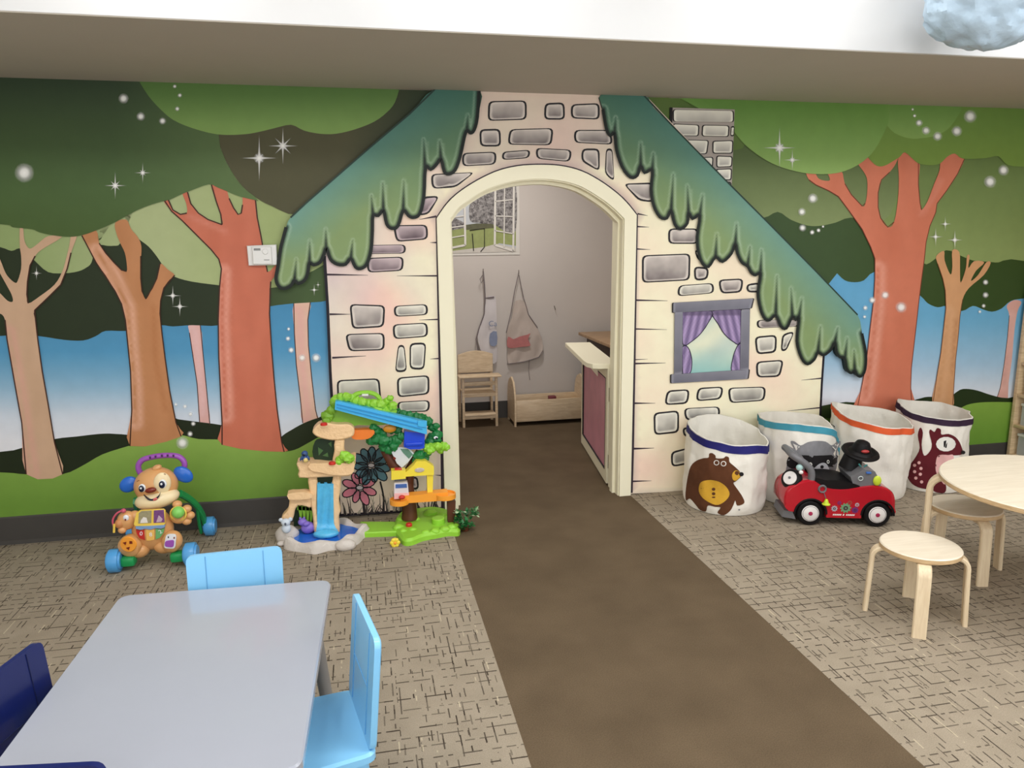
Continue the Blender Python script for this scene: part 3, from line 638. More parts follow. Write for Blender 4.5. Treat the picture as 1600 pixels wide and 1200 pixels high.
STONES = [
 ('A', (763, 158), (823, 157), (823, 187), (762, 189)), ('A', (851, 161), (882, 160), (883, 187), (850, 187)), ('A', (892, 163), (937, 161), (937, 187), (892, 185)),
 ('A', (749, 202), (782, 201), (783, 229), (750, 229)), ('A', (796, 202), (865, 200), (862, 227), (793, 226)), ('A', (897, 203), (954, 203), (958, 226), (897, 223)),
 ('A', (722, 239), (776, 237), (775, 257), (722, 260)), ('A', (785, 237), (829, 234), (827, 247), (784, 250)), ('A', (837, 231), (894, 234), (891, 253), (838, 248)),
 ('A', (909, 232), (937, 232), (937, 268), (908, 252)), ('A', (947, 232), (957, 232), (960, 284), (945, 272)), ('A', (673, 272), (742, 269), (712, 293), (675, 295)),
 ('P', (660, 307), (687, 306), (670, 335), (652, 337)), ('P', (614, 352), (668, 351), (669, 374), (619, 378)), ('P', (572, 383), (634, 382), (634, 396), (572, 397)),
 ('P', (573, 403), (631, 401), (630, 423), (574, 426)), ('A', (546, 475), (602, 477), (600, 511), (550, 514)), ('B', (615, 478), (668, 475), (669, 492), (616, 495)),
 ('A', (539, 522), (601, 520), (601, 547), (545, 549)), ('B', (613, 507), (668, 504), (669, 526), (615, 530)), ('B', (622, 539), (632, 539), (636, 581), (617, 582)),
 ('B', (640, 536), (666, 535), (663, 578), (640, 577)), ('B', (526, 594), (593, 591), (597, 640), (528, 640)), ('B', (620, 590), (671, 586), (671, 616), (621, 621)),
 ('B', (620, 628), (672, 625), (671, 643), (622, 644)), ('A', (974, 287), (1022, 285), (1022, 316), (998, 314)), ('A', (1044, 357), (1092, 357), (1092, 381), (1044, 381)),
 ('A', (1003, 399), (1079, 396), (1078, 438), (1003, 442)), ('A', (1085, 390), (1096, 392), (1099, 410), (1089, 405)), ('A', (1084, 416), (1108, 418), (1106, 437), (1085, 439)),
 ('B', (1060, 446), (1115, 442), (1116, 458), (1058, 463)), ('A', (1122, 437), (1162, 435), (1159, 457), (1126, 459)), ('B', (1166, 444), (1188, 441), (1188, 457), (1167, 457)),
 ('A', (1182, 500), (1250, 499), (1250, 510), (1183, 513)), ('B', (1179, 526), (1214, 523), (1213, 551), (1182, 554)), ('B', (1222, 522), (1242, 517), (1229, 548), (1220, 549)),
 ('B', (1181, 565), (1225, 562), (1219, 589), (1182, 590)), ('B', (1042, 610), (1078, 608), (1075, 631), (1038, 633)), ('B', (1090, 606), (1131, 604), (1127, 624), (1087, 627)),
 ('B', (1137, 606), (1197, 604), (1195, 626), (1140, 630)), ('B', (1068, 638), (1125, 635), (1125, 652), (1071, 657)), ('B', (1021, 645), (1061, 641), (1061, 676), (1022, 680)),
 ('B', (1066, 668), (1084, 667), (1084, 684), (1068, 682)), ('B', (1048, 706), (1078, 699), (1077, 725), (1049, 730)), ('P', (637, 746), (653, 744), (655, 765), (640, 765))]
SM = {'A': ST_A, 'B': ST_B, 'P': ST_P}
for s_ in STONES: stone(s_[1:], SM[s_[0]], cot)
# chimney board with its bricks
YC = -0.016
ch = painted('chimney', [(1047, 168), (1148, 171), (1143, 300), (1100, 300), (1047, 250)], (176, 166, 158), YC, cot, 0, thick=-YC, sidecol=(30, 26, 30), outline=[[(1049, 168), (1047, 250)]], ow=0.014, ocol=(28, 24, 28))
for q in [((1051, 171), (1147, 173), (1147, 191), (1051, 190)), ((1051, 193), (1093, 195), (1092, 213), (1051, 212)), ((1097, 195), (1140, 196), (1139, 214), (1096, 213)), ((1142, 197), (1148, 197), (1147, 213), (1141, 213)), ((1064, 218), (1108, 219), (1105, 241), (1064, 240)), ((1113, 220), (1146, 219), (1145, 240), (1113, 240)), ((1085, 246), (1115, 245), (1114, 262), (1090, 262)), ((1119, 243), (1145, 244), (1144, 261), (1119, 262)), ((1118, 264), (1144, 263), (1143, 282), (1119, 281)), ((1130, 284), (1143, 284), (1143, 296), (1132, 296))]:
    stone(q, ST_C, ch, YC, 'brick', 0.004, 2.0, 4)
# window
YW = -0.026
win = painted('painted_window', [(1062, 482), (1163, 478), (1162, 582), (1062, 586)], lambda x, y: mixc(mixc((204, 220, 208), (236, 240, 214), 0.5+0.5*math.sin((x*0.8+y)*0.09)), (150, 202, 198), max(0, (y-540)/45)), YW, cot, 7, thick=0.004)
tag(win, 'painted cottage window with purple curtains')
def curtain(P):
    def fn(x, y):
        n = math.sin((x-1110)*0.55+(y-480)*0.12*(1 if x < 1110 else -1))
        c = mixc((112, 96, 138), (186, 164, 208), 0.5+0.5*n)
        return mixc(c, (88, 76, 104), 0.6 if y < 492 else 0)
    painted('curtain', smooth_poly(P, 3), fn, YW-0.002, win, 3.5, outline=[smooth_poly(P, 3)], ow=0.005, ocol=(46, 38, 62))
curtain([(1066, 487), (1112, 486), (1106, 505), (1094, 522), (1080, 534), (1068, 540), (1066, 520)])
curtain([(1113, 486), (1158, 484), (1157, 535), (1146, 534), (1132, 522), (1122, 506)])
curtain([(1067, 542), (1075, 543), (1080, 556), (1081, 570), (1078, 583), (1067, 584)])
curtain([(1157, 537), (1150, 545), (1145, 560), (1143, 580), (1157, 580)])
FRM = stone_mat('window_frame_grey', (152, 152, 164), (104, 104, 118), 0.5)
for q in [((1054, 486), (1067, 485), (1066, 586), (1053, 588)), ((1158, 482), (1172, 481), (1170, 580), (1156, 582)), ((1050, 473), (1179, 466), (1175, 482), (1050, 489)), ((1047, 585), (1172, 577), (1170, 592), (1047, 599))]:
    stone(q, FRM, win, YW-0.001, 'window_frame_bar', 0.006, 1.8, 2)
# thatched roof halves
def thatch(out, slits, tip, low_from):
    P = smooth_poly(out, 3)
    top = tip; low = smooth_poly(out[low_from:], 3, False)
    def fn(x, y):
        d_t = poly_d((x, y), top, False)            # distance below the ridge edge
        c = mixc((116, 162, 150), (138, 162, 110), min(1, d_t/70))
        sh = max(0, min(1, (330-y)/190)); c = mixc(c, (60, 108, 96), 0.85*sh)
        d = 99
        if d_t > 6:
            d = poly_d((x, y), low, False)
        for a, b in slits:
            ds = seg_d((x, y), a, b); t = max(0, min(1, (y-a[1])/(b[1]-a[1]+0.01)))
            d = min(d, ds*1.25 + 4.5*(1-t))
            if 3 < x-(a[0]+b[0])/2 < 8 and a[1]+4 < y < b[1]+6: c = mixc(c, (190, 212, 186), 0.30*(1-abs(x-(a[0]+b[0])/2-5.5)/2.6))
        if d < 2.2: c = (30, 40, 36)
        elif d < 5.5: c = mixc((44, 60, 52), c, (d-2.2)/3.3)
        elif d < 10: c = mixc(c, (196, 216, 196), 0.42*(1-abs(d-7.5)/2.5))
        return c
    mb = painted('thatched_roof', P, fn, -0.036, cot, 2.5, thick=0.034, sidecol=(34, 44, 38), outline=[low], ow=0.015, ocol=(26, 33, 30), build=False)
    tp = [W(a, b, -0.036) for a, b in top]; mb.ribbon(tp, 0.008, PM, lift=0.0006, cols=[pcol((44, 66, 58))]*(2*len(tp)))
    return mb.build('thatched_roof', cot, smooth=0)
RL = [(681, 138), (640, 178), (575, 233), (520, 281), (482, 314), (454, 340), (447, 355), (441, 377), (438, 390), (434, 417), (431, 435), (435, 447), (444, 451), (455, 446), (460, 438), (466, 443), (476, 438), (481, 427), (483.5, 411), (490, 414), (500, 410), (506, 398), (510, 388), (516, 405), (527, 413), (540, 413), (548, 404), (555, 417), (563, 420), (573, 413), (580, 390), (582, 360), (583, 337), (591, 337), (599, 329), (604, 350), (612, 357), (622, 353), (630, 329), (638, 337), (646, 340), (656, 334), (662.5, 307), (665, 262), (673, 265), (682, 257), (689, 249), (694, 268), (701, 272), (711, 266), (719, 245), (726, 213), (730, 204), (735, 208), (741, 203), (746, 183), (749, 138)]
SL = [((662, 218), (664, 260)), ((687, 220), (689, 249)), ((731, 180), (729.5, 205)), ((598, 285), (599, 330)), ((631, 282), (630, 330)), ((580, 305), (583, 337)), ((509, 358), (509.5, 389)), ((551, 375), (548, 404)), ((484, 376), (483.5, 411)), ((463, 405), (460, 438))]
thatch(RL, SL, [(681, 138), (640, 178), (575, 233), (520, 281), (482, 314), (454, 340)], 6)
RR = [(941, 146), (1005, 148), (1021, 168), (1049, 195), (1091, 239), (1133, 281), (1168, 316), (1203, 351), (1240, 388), (1273, 422), (1310, 461), (1340, 492), (1347, 521), (1353, 552), (1352, 577), (1346, 588), (1339, 586), (1335.5, 579), (1330, 583), (1323, 577), (1319.5, 560), (1312, 558), (1306.5, 549), (1304.5, 535), (1298, 547), (1287, 555), (1278, 551), (1273, 561), (1262, 569), (1252, 559), (1245, 533), (1248, 497), (1243, 500), (1238, 495), (1229, 513), (1220, 510), (1212, 493), (1203, 500), (1195, 498), (1188, 483), (1184, 457), (1188, 428), (1180, 430), (1173, 425), (1168, 416), (1159, 410), (1152, 396), (1149, 381), (1143, 396), (1129, 409), (1118, 402), (1107, 417), (1097, 411), (1091, 394), (1089, 370), (1093, 337), (1082, 342), (1076, 333), (1074, 349), (1063, 358), (1054, 350), (1048.5, 329), (1042, 341), (1031, 339), (1021, 321), (1017, 295), (1019, 266), (1007, 270), (1001, 259), (996, 274), (985, 277), (972, 261), (963, 234), (960, 208), (953, 212), (947, 200), (942, 171)]
SR = [((962, 183), (960, 209)), ((1001, 223), (1001, 260)), ((1021, 239), (1019, 267)), ((1052, 272), (1048.5, 330)), ((1074, 290), (1076, 334)), ((1098, 304), (1093, 338)), ((1120, 365), (1118, 402)), ((1151, 349), (1149, 381)), ((1172, 385), (1168, 416)), ((1190, 390), (1188, 428)), ((1214, 431), (1212, 493)), ((1236, 450), (1238, 495)), ((1253, 466), (1248, 497)), ((1282, 510), (1278, 551)), ((1309, 512), (1304.5, 535)), ((1324, 528), (1320, 560)), ((1334.5, 547), (1335.5, 579))]
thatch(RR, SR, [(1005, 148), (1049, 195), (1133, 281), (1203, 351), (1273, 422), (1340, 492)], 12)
# flowers and grass at the foot of the wall
def flower(cx, cy, r, col, n, ph, stem):
    mb = MB(); fl_ = []
    for k in range(n):
        a = ph+2*PI*k/n; rr = r*(0.92+0.1*math.sin(k*2.3)); px_, py_ = cx+math.cos(a)*rr*0.62, cy+math.sin(a)*rr*0.62
        poly = [(px_+math.cos(t)*rr*0.42*math.cos(a)-math.sin(t)*rr*0.225*math.sin(a), py_+math.cos(t)*rr*0.42*math.sin(a)+math.sin(t)*rr*0.225*math.cos(a)) for t in [2*PI*i/12 for i in range(12)]]
        fl_.append(poly)
    mbp = MB(); sp = [W(a, b, YF) for a, b in smooth_poly(stem, 4, False)]
    mbp.ribbon(sp, 0.009, PM, lift=0.001, cols=[pcol((40, 34, 36))]*(2*len(sp)))
    ro = mbp.build('painted_flower', cot, smooth=0)
    for p in fl_:
        ctr = (sum(q[0] for q in p)/12, sum(q[1] for q in p)/12)
        painted('petal', p, lambda x, y: mixc(col, tuple(v*0.72 for v in col), max(0, 1-math.hypot(x-cx, y-cy)/(r*0.75))), YF-0.002, ro, 0, outline=[p+p[:1]], ow=0.006, ocol=(30, 26, 32))
    painted('flower_centre', [(cx+5.5*math.cos(2*PI*i/14), cy+3.6*math.sin(2*PI*i/14)) for i in range(14)], (196, 188, 192), YF-0.004, ro, 0, outline=[[(cx+5.5*math.cos(2*PI*i/14), cy+3.6*math.sin(2*PI*i/14)) for i in range(15)]], ow=0.005, ocol=(40, 34, 40))
flower(580, 727, 32, (92, 132, 146), 11, 0.2, [(594, 752), (599, 775), (600, 800)])
flower(562, 762, 29, (222, 132, 150), 8, 0.35, [(567, 785), (569, 803)])
mb = MB(); rg = random.Random(3)
for k in range(70):
    x = 535+rg.random()*150; yb_ = 805-(x-531)*0.073; h = 8+rg.random()*26; dx = rg.uniform(-10, 10)
    p = [W(x, yb_, YF), W(x+dx*0.4, yb_-h*0.55, YF), W(x+dx, yb_-h, YF)]; g = rg.choice([(70, 62, 60), (120, 110, 100), (168, 158, 140), (52, 44, 44)])
    mb.ribbon(p, 0.008, PM, lift=0.0008+0.00001*k, taper=True, cols=[pcol(g)]*6)
go = mb.build('painted_grass_blades', cot, smooth=0); go['kind'] = 'stuff'

# ------------------------------------------------------------------ arched door trim and lining
CREAM = mat('cream_trim_paint', (250, 244, 216), 0.45, 0.02, 6)
def ring_prism(pi, po, y0, y1, m, name, lb):
    mb = MB(); n = len(pi); vs = []
    for y in (y0, y1):
        vs += [Vector((p.x, y, p.z)) for p in pi] + [Vector((p.x, y, p.z)) for p in po]
    fs = []
    for i in range(n-1):
        fs += [(i, i+1, n+i+1, n+i), (2*n+i, 3*n+i, 3*n+i+1, 2*n+i+1), (i, 2*n+i, 2*n+i+1, i+1), (n+i, n+i+1, 3*n+i+1, 3*n+i)]
    fs += [(0, n, 3*n, 2*n), (n-1, 3*n-1, 4*n-1, 2*n-1)]
    mb.add(vs, fs, m); bm = bmesh.new()
    o = mb.build(name, None, smooth=30); bm.from_mesh(o.data); bmesh.ops.recalc_face_normals(bm, faces=bm.faces[:]); bm.to_mesh(o.data); bm.free()
    return tag(o, lb, kind='structure')
def resample(P, n):
    L = [0]
    for a, b in zip(P, P[1:]): L.append(L[-1]+(b-a).length)
    out = []; j = 0
    for k in range(n):
        t = L[-1]*k/(n-1)
        while j < len(L)-2 and L[j+1] < t: j += 1
        out.append(P[j].lerp(P[j+1], (t-L[j])/max(1e-9, L[j+1]-L[j])))
    return out
AOw = [W(a, b, -0.035) for a, b in arch_out]; AIw = [W(a, b, -0.035) for a, b in arch_in]
NA = 40
pi_ = [Vector((AIw[0].x, 0, 0)), Vector((AIw[0].x, 0, 0.8))] + resample(AIw, NA) + [Vector((AIw[-1].x, 0, 0.8)), Vector((AIw[-1].x, 0, 0))]
po_ = [Vector((AOw[0].x, 0, 0)), Vector((AOw[0].x, 0, 0.8))] + resample(AOw, NA) + [Vector((AOw[-1].x, 0, 0.8)), Vector((AOw[-1].x, 0, 0))]
ring_prism(pi_, po_, -0.035, -0.02, CREAM, 'trim_1', 'cream arched casing around the doorway')
def inset(P, d):
    cx = sum(p.x for p in P)/len(P); out = []
    for p in P:
        if p.z <= 1.5: out.append(Vector((p.x+(d if p.x < cx else -d), 0, p.z)))
        else:
            v = Vector((p.x-cx, 0, (p.z-1.0)*1.2)); v = v.normalized(); out.append(Vector((p.x-v.x*d, 0, p.z-v.z*d)))
    return out
ring_prism(inset(pi_, 0.006), inset(pi_, -0.006), -0.02, 0.145, CREAM, 'trim_2', 'cream lining inside the doorway')
ring_prism(inset(pi_, 0.022), inset(pi_, 0.006), 0.03, 0.075, CREAM, 'trim_3', 'cream door stop inside the arched doorway')
# ------------------------------------------------------------------ grey children's table and its four chairs
GREYP = mat('grey_laminate', (162, 166, 177), 0.16, 0.015, 12, coat=0.3)
STEEL = mat('grey_powdercoat', (128, 126, 124), 0.4, 0.03)
TZ = 0.47
tl, tr_, br_ = Vector((-0.690, -1.728, 0)), Vector((-0.120, -1.756, 0)), Vector((-0.148, -2.545, 0))
bl = tl + (br_-tr_)
tc_ = (tl+br_)/2
tab = empty('activity_table', (tc_.x, tc_.y, 0), 'pale grey rectangular children\'s table with rounded corners among the blue chairs', 'table')
q4 = [tuple(p) for p in (tl, tr_, br_, bl)]
def round3(q, rad, n=5):
    return [Vector((a, b, 0)) for a, b in [p[:2] for p in round_quad([tuple(x)[:2] for x in q], rad, n)]]
mb = MB(); mb.prism([p+Vector((0, 0, TZ-0.022)) for p in round3(q4, 0.035)], (0, 0, 0.022), GREYP, bev=0.004); mb.build('tabletop', tab)
mb = MB(); inn = [tc_.lerp(p, 0.86) for p in (tl, tr_, br_, bl)]
mb.prism([p+Vector((0, 0, TZ-0.062)) for p in round3([tuple(p) for p in inn], 0.03)], (0, 0, 0.040), GREYP); mb.build('apron_frame', tab)
for p in (tl, tr_, br_, bl):
    a = tc_.lerp(p, 0.80); b = tc_.lerp(p, 0.93)
    lg = MB(); lg.tube([Vector((a.x, a.y, TZ-0.03)), Vector((b.x, b.y, 0.012))], [0.022, 0.017], STEEL, 14); lo = lg.build('leg', tab)
    fm = MB(); fm.lathe([(0.018, 0), (0.020, 0.004), (0.019, 0.022), (0.0175, 0.024)], mat('black_rubber', (28, 28, 30), 0.7), c=(b.x, b.y, 0)); fm.build('rubber_foot', lo)
def make_chair(label, mname, col, dark):
    M = mat(mname, col, 0.32, 0.03, 10, coat=0.2); D = mat(mname+'_seam', dark, 0.4, 0.03)
    c = empty('child_chair', (0, 0, 0), label, 'chair', world_built=False)
    SZ, BT = 0.29, 0.56
    mb = MB(); mb.prism([Vector((x, y, SZ-0.022)) for x, y in round_quad([(-0.135, -0.135), (0.135, -0.135), (0.145, 0.135), (-0.145, 0.135)], 0.03, 4)], (0, 0, 0.022), M, bev=0.006); mb.build('seat', c, local=True)
    mb = MB(); R = rotm('X', -6)
    # local +Y is the sitting direction, the back stands at -Y
    pl = [Vector((x, 0, z)) for x, z in round_quad([(-0.128, 0), (0.128, 0), (0.130, BT-SZ+0.002), (-0.130, BT-SZ+0.002)], 0.022, 4)]
    bp_ = [(rotm('X', 5) @ p) + Vector((0, -0.118, SZ-0.002)) for p in pl]
    mb.prism(bp_, rotm('X', 5) @ Vector((0, -0.016, 0)), M, bev=0.003); bo = mb.build('backrest', c, local=True)
    for x in (-0.078, 0.078):
        s_ = MB(); a = rotm('X', 5) @ Vector((x, 0.0006, 0.012)) + Vector((0, -0.118, SZ)); b = rotm('X', 5) @ Vector((x, 0.0006, BT-SZ-0.006)) + Vector((0, -0.118, SZ))
        s_.tube([a, b], 0.0012, D, 6); s_.build('seam_line', bo, local=True)
    s_ = MB(); a = rotm('X', 5) @ Vector((-0.078, 0.0006, 0.13)) + Vector((0, -0.118, SZ)); b = rotm('X', 5) @ Vector((0.078, 0.0006, 0.13)) + Vector((0, -0.118, SZ)); s_.tube([a, b], 0.0012, D, 6); s_.build('seam_line', bo, local=True)
    mb = MB(); mb.box((0, 0, SZ-0.036), (0.22, 0.22, 0.03), M, 0.006); mb.build('seat_frame', c, local=True)
    for sx in (-1, 1):
        for sy in (-1, 1):
            lg = MB(); lg.tube([(sx*0.098, sy*0.098, SZ-0.022), (sx*0.118, sy*0.118, 0.0)], [0.021, 0.015], M, 14); lg.build('leg', c, local=True)
    return c
ch1 = make_chair('light blue plastic child chair at the far end of the grey table', 'light_blue_plastic', (134, 200, 242), (98, 164, 214))
ch1.location = (-0.381, -1.846, 0); ch1.rotation_euler.z = math.radians(182.5)
ch2 = copy_tree(ch1); ch2['label'] = 'light blue plastic child chair seen side-on right of the grey table'
ch2.location = (-0.168, -2.185, 0); ch2.rotation_euler.z = math.radians(101)
ch3 = make_chair('navy blue plastic child chair cut by the left edge of the photo', 'navy_plastic', (12, 26, 88), (8, 18, 64))
ch3.location = (-0.632, -2.275, 0); ch3.rotation_euler.z = math.radians(-106)
ch4 = copy_tree(ch3); ch4['label'] = 'navy blue plastic child chair at the near end of the grey table'
ch4.location = (-0.612, -2.705, 0); ch4.rotation_euler.z = math.radians(172)
for c_ in (ch1, ch2, ch3, ch4): c_['group'] = 'blue child chairs around the grey table'

# ------------------------------------------------------------------ bent birch stools and round table
def birch(name, a, b, scale=(3, 3, 26), rough=0.42):
    m = bpy.data.materials.new(name); m.use_nodes = True; nt = m.node_tree; bs = nt.nodes['Principled BSDF']; bs.inputs['Roughness'].default_value = rough
    tc = nt.nodes.new('ShaderNodeTexCoord'); mp = nt.nodes.new('ShaderNodeMapping'); mp.inputs['Scale'].default_value = scale
    n = nt.nodes.new('ShaderNodeTexNoise'); n.inputs['Scale'].default_value = 3.0; n.inputs['Detail'].default_value = 6; n.inputs['Distortion'].default_value = 0.8
    nt.links.new(tc.outputs['Object'], mp.inputs[0]); nt.links.new(mp.outputs[0], n.inputs['Vector'])
    cr = nt.nodes.new('ShaderNodeValToRGB'); cr.color_ramp.elements[0].position = 0.32; cr.color_ramp.elements[1].position = 0.68
    cr.color_ramp.elements[0].color = lin4(a); cr.color_ramp.elements[1].color = lin4(b)
    nt.links.new(n.outputs['Fac'], cr.inputs[0]); nt.links.new(cr.outputs[0], bs.inputs['Base Color']); MATS[name] = m; return m
BTOP = birch('birch_veneer', (224, 212, 190), (236, 225, 205), (2, 16, 2))
BLEG = birch('birch_leg', (220, 198, 164), (232, 213, 180), (30, 30, 3))
BEDGE = birch('birch_ply_edge', (188, 154, 112), (222, 194, 152), (8, 8, 160))
def bent_leg(r_in, r_out, r_foot, z_top, bend, width, th, ang, mb=None):
    pts = [(r_in, z_top), (r_out-bend, z_top)]
    for k in range(1, 8):
        t = PI/2*k/8; pts.append((r_out-bend+bend*math.sin(t), z_top-bend+bend*math.cos(t)))
    pts += [(r_out+(r_foot-r_out)*0.05, z_top-bend), (r_out+(r_foot-r_out)*0.5, (z_top-bend)/2), (r_foot, 0.0)]
    mb = mb or MB(); c, s = math.cos(ang), math.sin(ang)
    mb.tube([(r*c, r*s, z) for r, z in pts], 0, BLEG, flat=(width, th), upv=(-s, c, 0)); return mb
def make_stool(name, label, cat, H, R, th, feet_r, rot, lw, lt, bend, loc, r_out):
    o = empty(name, loc, label, cat, world_built=False)
    mb = MB(); mb.lathe([(0.0, H), (R-0.004, H), (R, H-0.004)], BTOP, seg=56); mb.lathe([(R, H-0.004), (R, H-th+0.003), (R-0.003, H-th), (0, H-th)], BEDGE, seg=56)
    bm = bmesh.new(); so = mb.build('seat' if cat == 'stool' else 'tabletop', o, local=True)
    for k in range(4):
        bent_leg(R*0.45, r_out, feet_r, H-th-lt*0.5, bend, lw, lt, rot+k*PI/2).build('leg', o, local=True)
    return o
st1 = make_stool('bent_leg_stool', 'round birch stool with four bent legs standing alone in front of the table', 'stool', 0.292, 0.139, 0.021, 0.168, math.atan2(-0.127, -0.086), 0.047, 0.017, 0.036, (2.012, -1.568, 0), 0.158)
st2 = make_stool('bent_leg_stool', 'round birch stool pushed under the edge of the round table', 'stool', 0.292, 0.139, 0.021, 0.168, math.atan2(-0.155, -0.035), 0.047, 0.017, 0.036, (2.504, -1.249, 0), 0.158)
for s_ in (st1, st2): s_['group'] = 'birch stools by the round table'
rt_ = make_stool('round_table', 'round birch children\'s table cut by the right edge of the photo', 'table', 0.49, 0.40, 0.022, 0.42, math.radians(135), 0.062, 0.024, 0.06, (2.585, -1.585, 0), 0.425)

# ------------------------------------------------------------------ shelf unit along the right wall
PINE = birch('pine_shelf', (206, 178, 138), (228, 204, 166), (4, 4, 30))
sx0, sx1, sy0, sy1 = 3.965, 4.34, -1.5, -0.025
shf = empty('shelf_unit', ((sx0+sx1)/2, (sy0+sy1)/2, 0), 'pale wooden shelf unit with clear plastic bins against the right wall', 'shelf')
for y in (sy1-0.012, (sy0+sy1)/2, sy0+0.012):
    mb = MB(); mb.box(((sx0+sx1)/2, y, 0.83), (sx1-sx0, 0.024, 1.66), PINE, 0.003); mb.build('upright', shf)
mb = MB(); mb.box((sx1-0.004, (sy0+sy1)/2, 0.83), (0.008, sy1-sy0-0.01, 1.6), PINE); mb.build('back_panel', shf)
LV = [0.068, 0.26, 0.453, 0.653, 0.86, 1.07, 1.28, 1.49, 1.65]
for z in LV:
    for (ya, yb2) in ((sy1-0.024, (sy0+sy1)/2+0.012), ((sy0+sy1)/2-0.012, sy0+0.024)):
        mb = MB(); mb.box(((sx0+sx1)/2, (ya+yb2)/2, z), (sx1-sx0-0.004, abs(ya-yb2), 0.018), PINE, 0.002); mb.build('shelf_board', shf)
CLEAR = mat('clear_plastic', (214, 216, 212), 0.2, 0.02, alpha=0.45)
RIMP = mat('white_plastic', (232, 232, 228), 0.35, 0.02)
STUFFC = [(150, 140, 130), (170, 150, 120), (120, 130, 140), (190, 180, 165)]
k_ = 0
for zi, z in enumerate(LV[:6]):
    for ya in (-0.06,):
        cx, cy = sx0+0.19, ya-0.165
        bx = empty('storage_bin', (cx, cy, z+0.009), ('clear plastic storage bin %s, %s shelf from the floor' % ('nearest the mural corner' if ya > -0.2 else 'second from the mural', ['lowest', 'second', 'third', 'fourth', 'fifth', 'sixth'][zi])), 'bin', 'clear bins in the shelf unit')
        mb = MB(); w, d, h, t = 0.34, 0.30, 0.135, 0.004; zb = z+0.0095
        for (c, s) in (((cx, cy, zb+t/2), (w*0.92, d*0.92, t)), ((cx-w*0.48, cy, zb+h/2), (t, d, h)), ((cx+w*0.48, cy, zb+h/2), (t, d, h)), ((cx, cy-d*0.49, zb+h/2), (w*0.96, t, h)), ((cx, cy+d*0.49, zb+h/2), (w*0.96, t, h))): mb.box(c, s, CLEAR)
        mb.build('bin_body', bx)
        mb = MB()
        for (c, s) in (((cx-w*0.485, cy, zb+h-0.006), (0.014, d+0.01, 0.016)), ((cx+w*0.485, cy, zb+h-0.006), (0.014, d+0.01, 0.016)), ((cx, cy-d*0.5, zb+h-0.006), (w, 0.012, 0.016)), ((cx, cy+d*0.5, zb+h-0.006), (w, 0.012, 0.016))): mb.box(c, s, RIMP, 0.003)
        mb.build('rim', bx)
        mb = MB(); mb.box((cx, cy, zb+0.05), (w*0.85, d*0.85, 0.085), mat('bin_contents_%d' % (k_ % 4), STUFFC[k_ % 4], 0.8, 0.4, 40), 0.02); mb.build('contents', bx); k_ += 1

# ------------------------------------------------------------------ thermostat on the painted tree
th = empty('thermostat', tuple(W(410, 398)), 'white thermostat on the painted red tree beside the thatched roof', 'thermostat')
PL = mat('thermostat_plastic', (236, 236, 234), 0.4, 0.015)
def wrect(x0, y0, x1, y1, y): return [W(x0, y0, y), W(x1, y0, y), W(x1, y1, y), W(x0, y1, y)]
mb = MB(); mb.prism([W(386, 384, -0.0152), W(432, 382, -0.0152), W(434, 414, -0.0152), W(389, 415, -0.0152)], (0, -0.012, 0), PL, bev=0.003); mb.build('wall_plate', th)
mb = MB(); mb.prism([W(394, 386, -0.0275), W(424, 385, -0.0275), W(426, 413, -0.0275), W(396, 413, -0.0275)], (0, -0.016, 0), PL, bev=0.003); mb.build('housing', th)
mb = MB(); mb.prism(wrect(396.5, 388, 407, 391.5, -0.0437), (0, -0.001, 0), mat('lcd_grey', (128, 130, 128), 0.3)); mb.build('display', th)
mb = MB(); c = W(414.5, 393, -0.0437); mb.lathe([(0.0135, 0), (0.0135, 0.004), (0.012, 0.006), (0, 0.006)], PL, c=c, R=rotm('X', 90)); mb.build('dial', th)
mb = MB(); mb.prism(wrect(412.5, 405.5, 421, 406.8, -0.0437), (0, -0.0008, 0), mat('label_grey', (150, 150, 150), 0.5)); mb.build('printed_mark', th)

# ------------------------------------------------------------------ blue hanging decoration by the soffit
BT_ = mat('pale_blue_tissue', (186, 210, 230), 0.4, 0.14, 9, bump=0.5, bscale=25)
cc = W(1545, 2, -1.27); cl = empty('hanging_lantern', (cc.x, cc.y, cc.z), 'crumpled pale blue tissue lantern hanging by the white soffit', 'lantern')
mb = MB(); vs = []; fs = []; U, V_ = 72, 40
for i in range(V_+1):
    t = PI*i/V_
    for j in range(U):
        p = 2*PI*j/U; d = Vector((math.sin(t)*math.cos(p), math.sin(t)*math.sin(p), math.cos(t)))
        k = 1 + 0.10*noise.noise(d*1.7) - 0.09*abs(noise.noise(d*3.1+Vector((4, 0, 0)))) - 0.08*abs(noise.noise(d*5)) - 0.02*abs(noise.noise(d*12))
        vs.append(cc + Vector((d.x*0.235*k, d.y*0.20*k, d.z*0.175*k)))
for i in range(V_):
    for j in range(U): fs.append((i*U+j, (i+1)*U+j, (i+1)*U+(j+1) % U, i*U+(j+1) % U))
mb.add(vs, fs, BT_); mb.build('tissue_shade', cl)
mb = MB(); mb.tube([cc+Vector((0, 0, 0.16)), Vector((cc.x, cc.y, CEIL_Z))], 0.0015, RIMP, 6); mb.build('hanging_wire', cl)

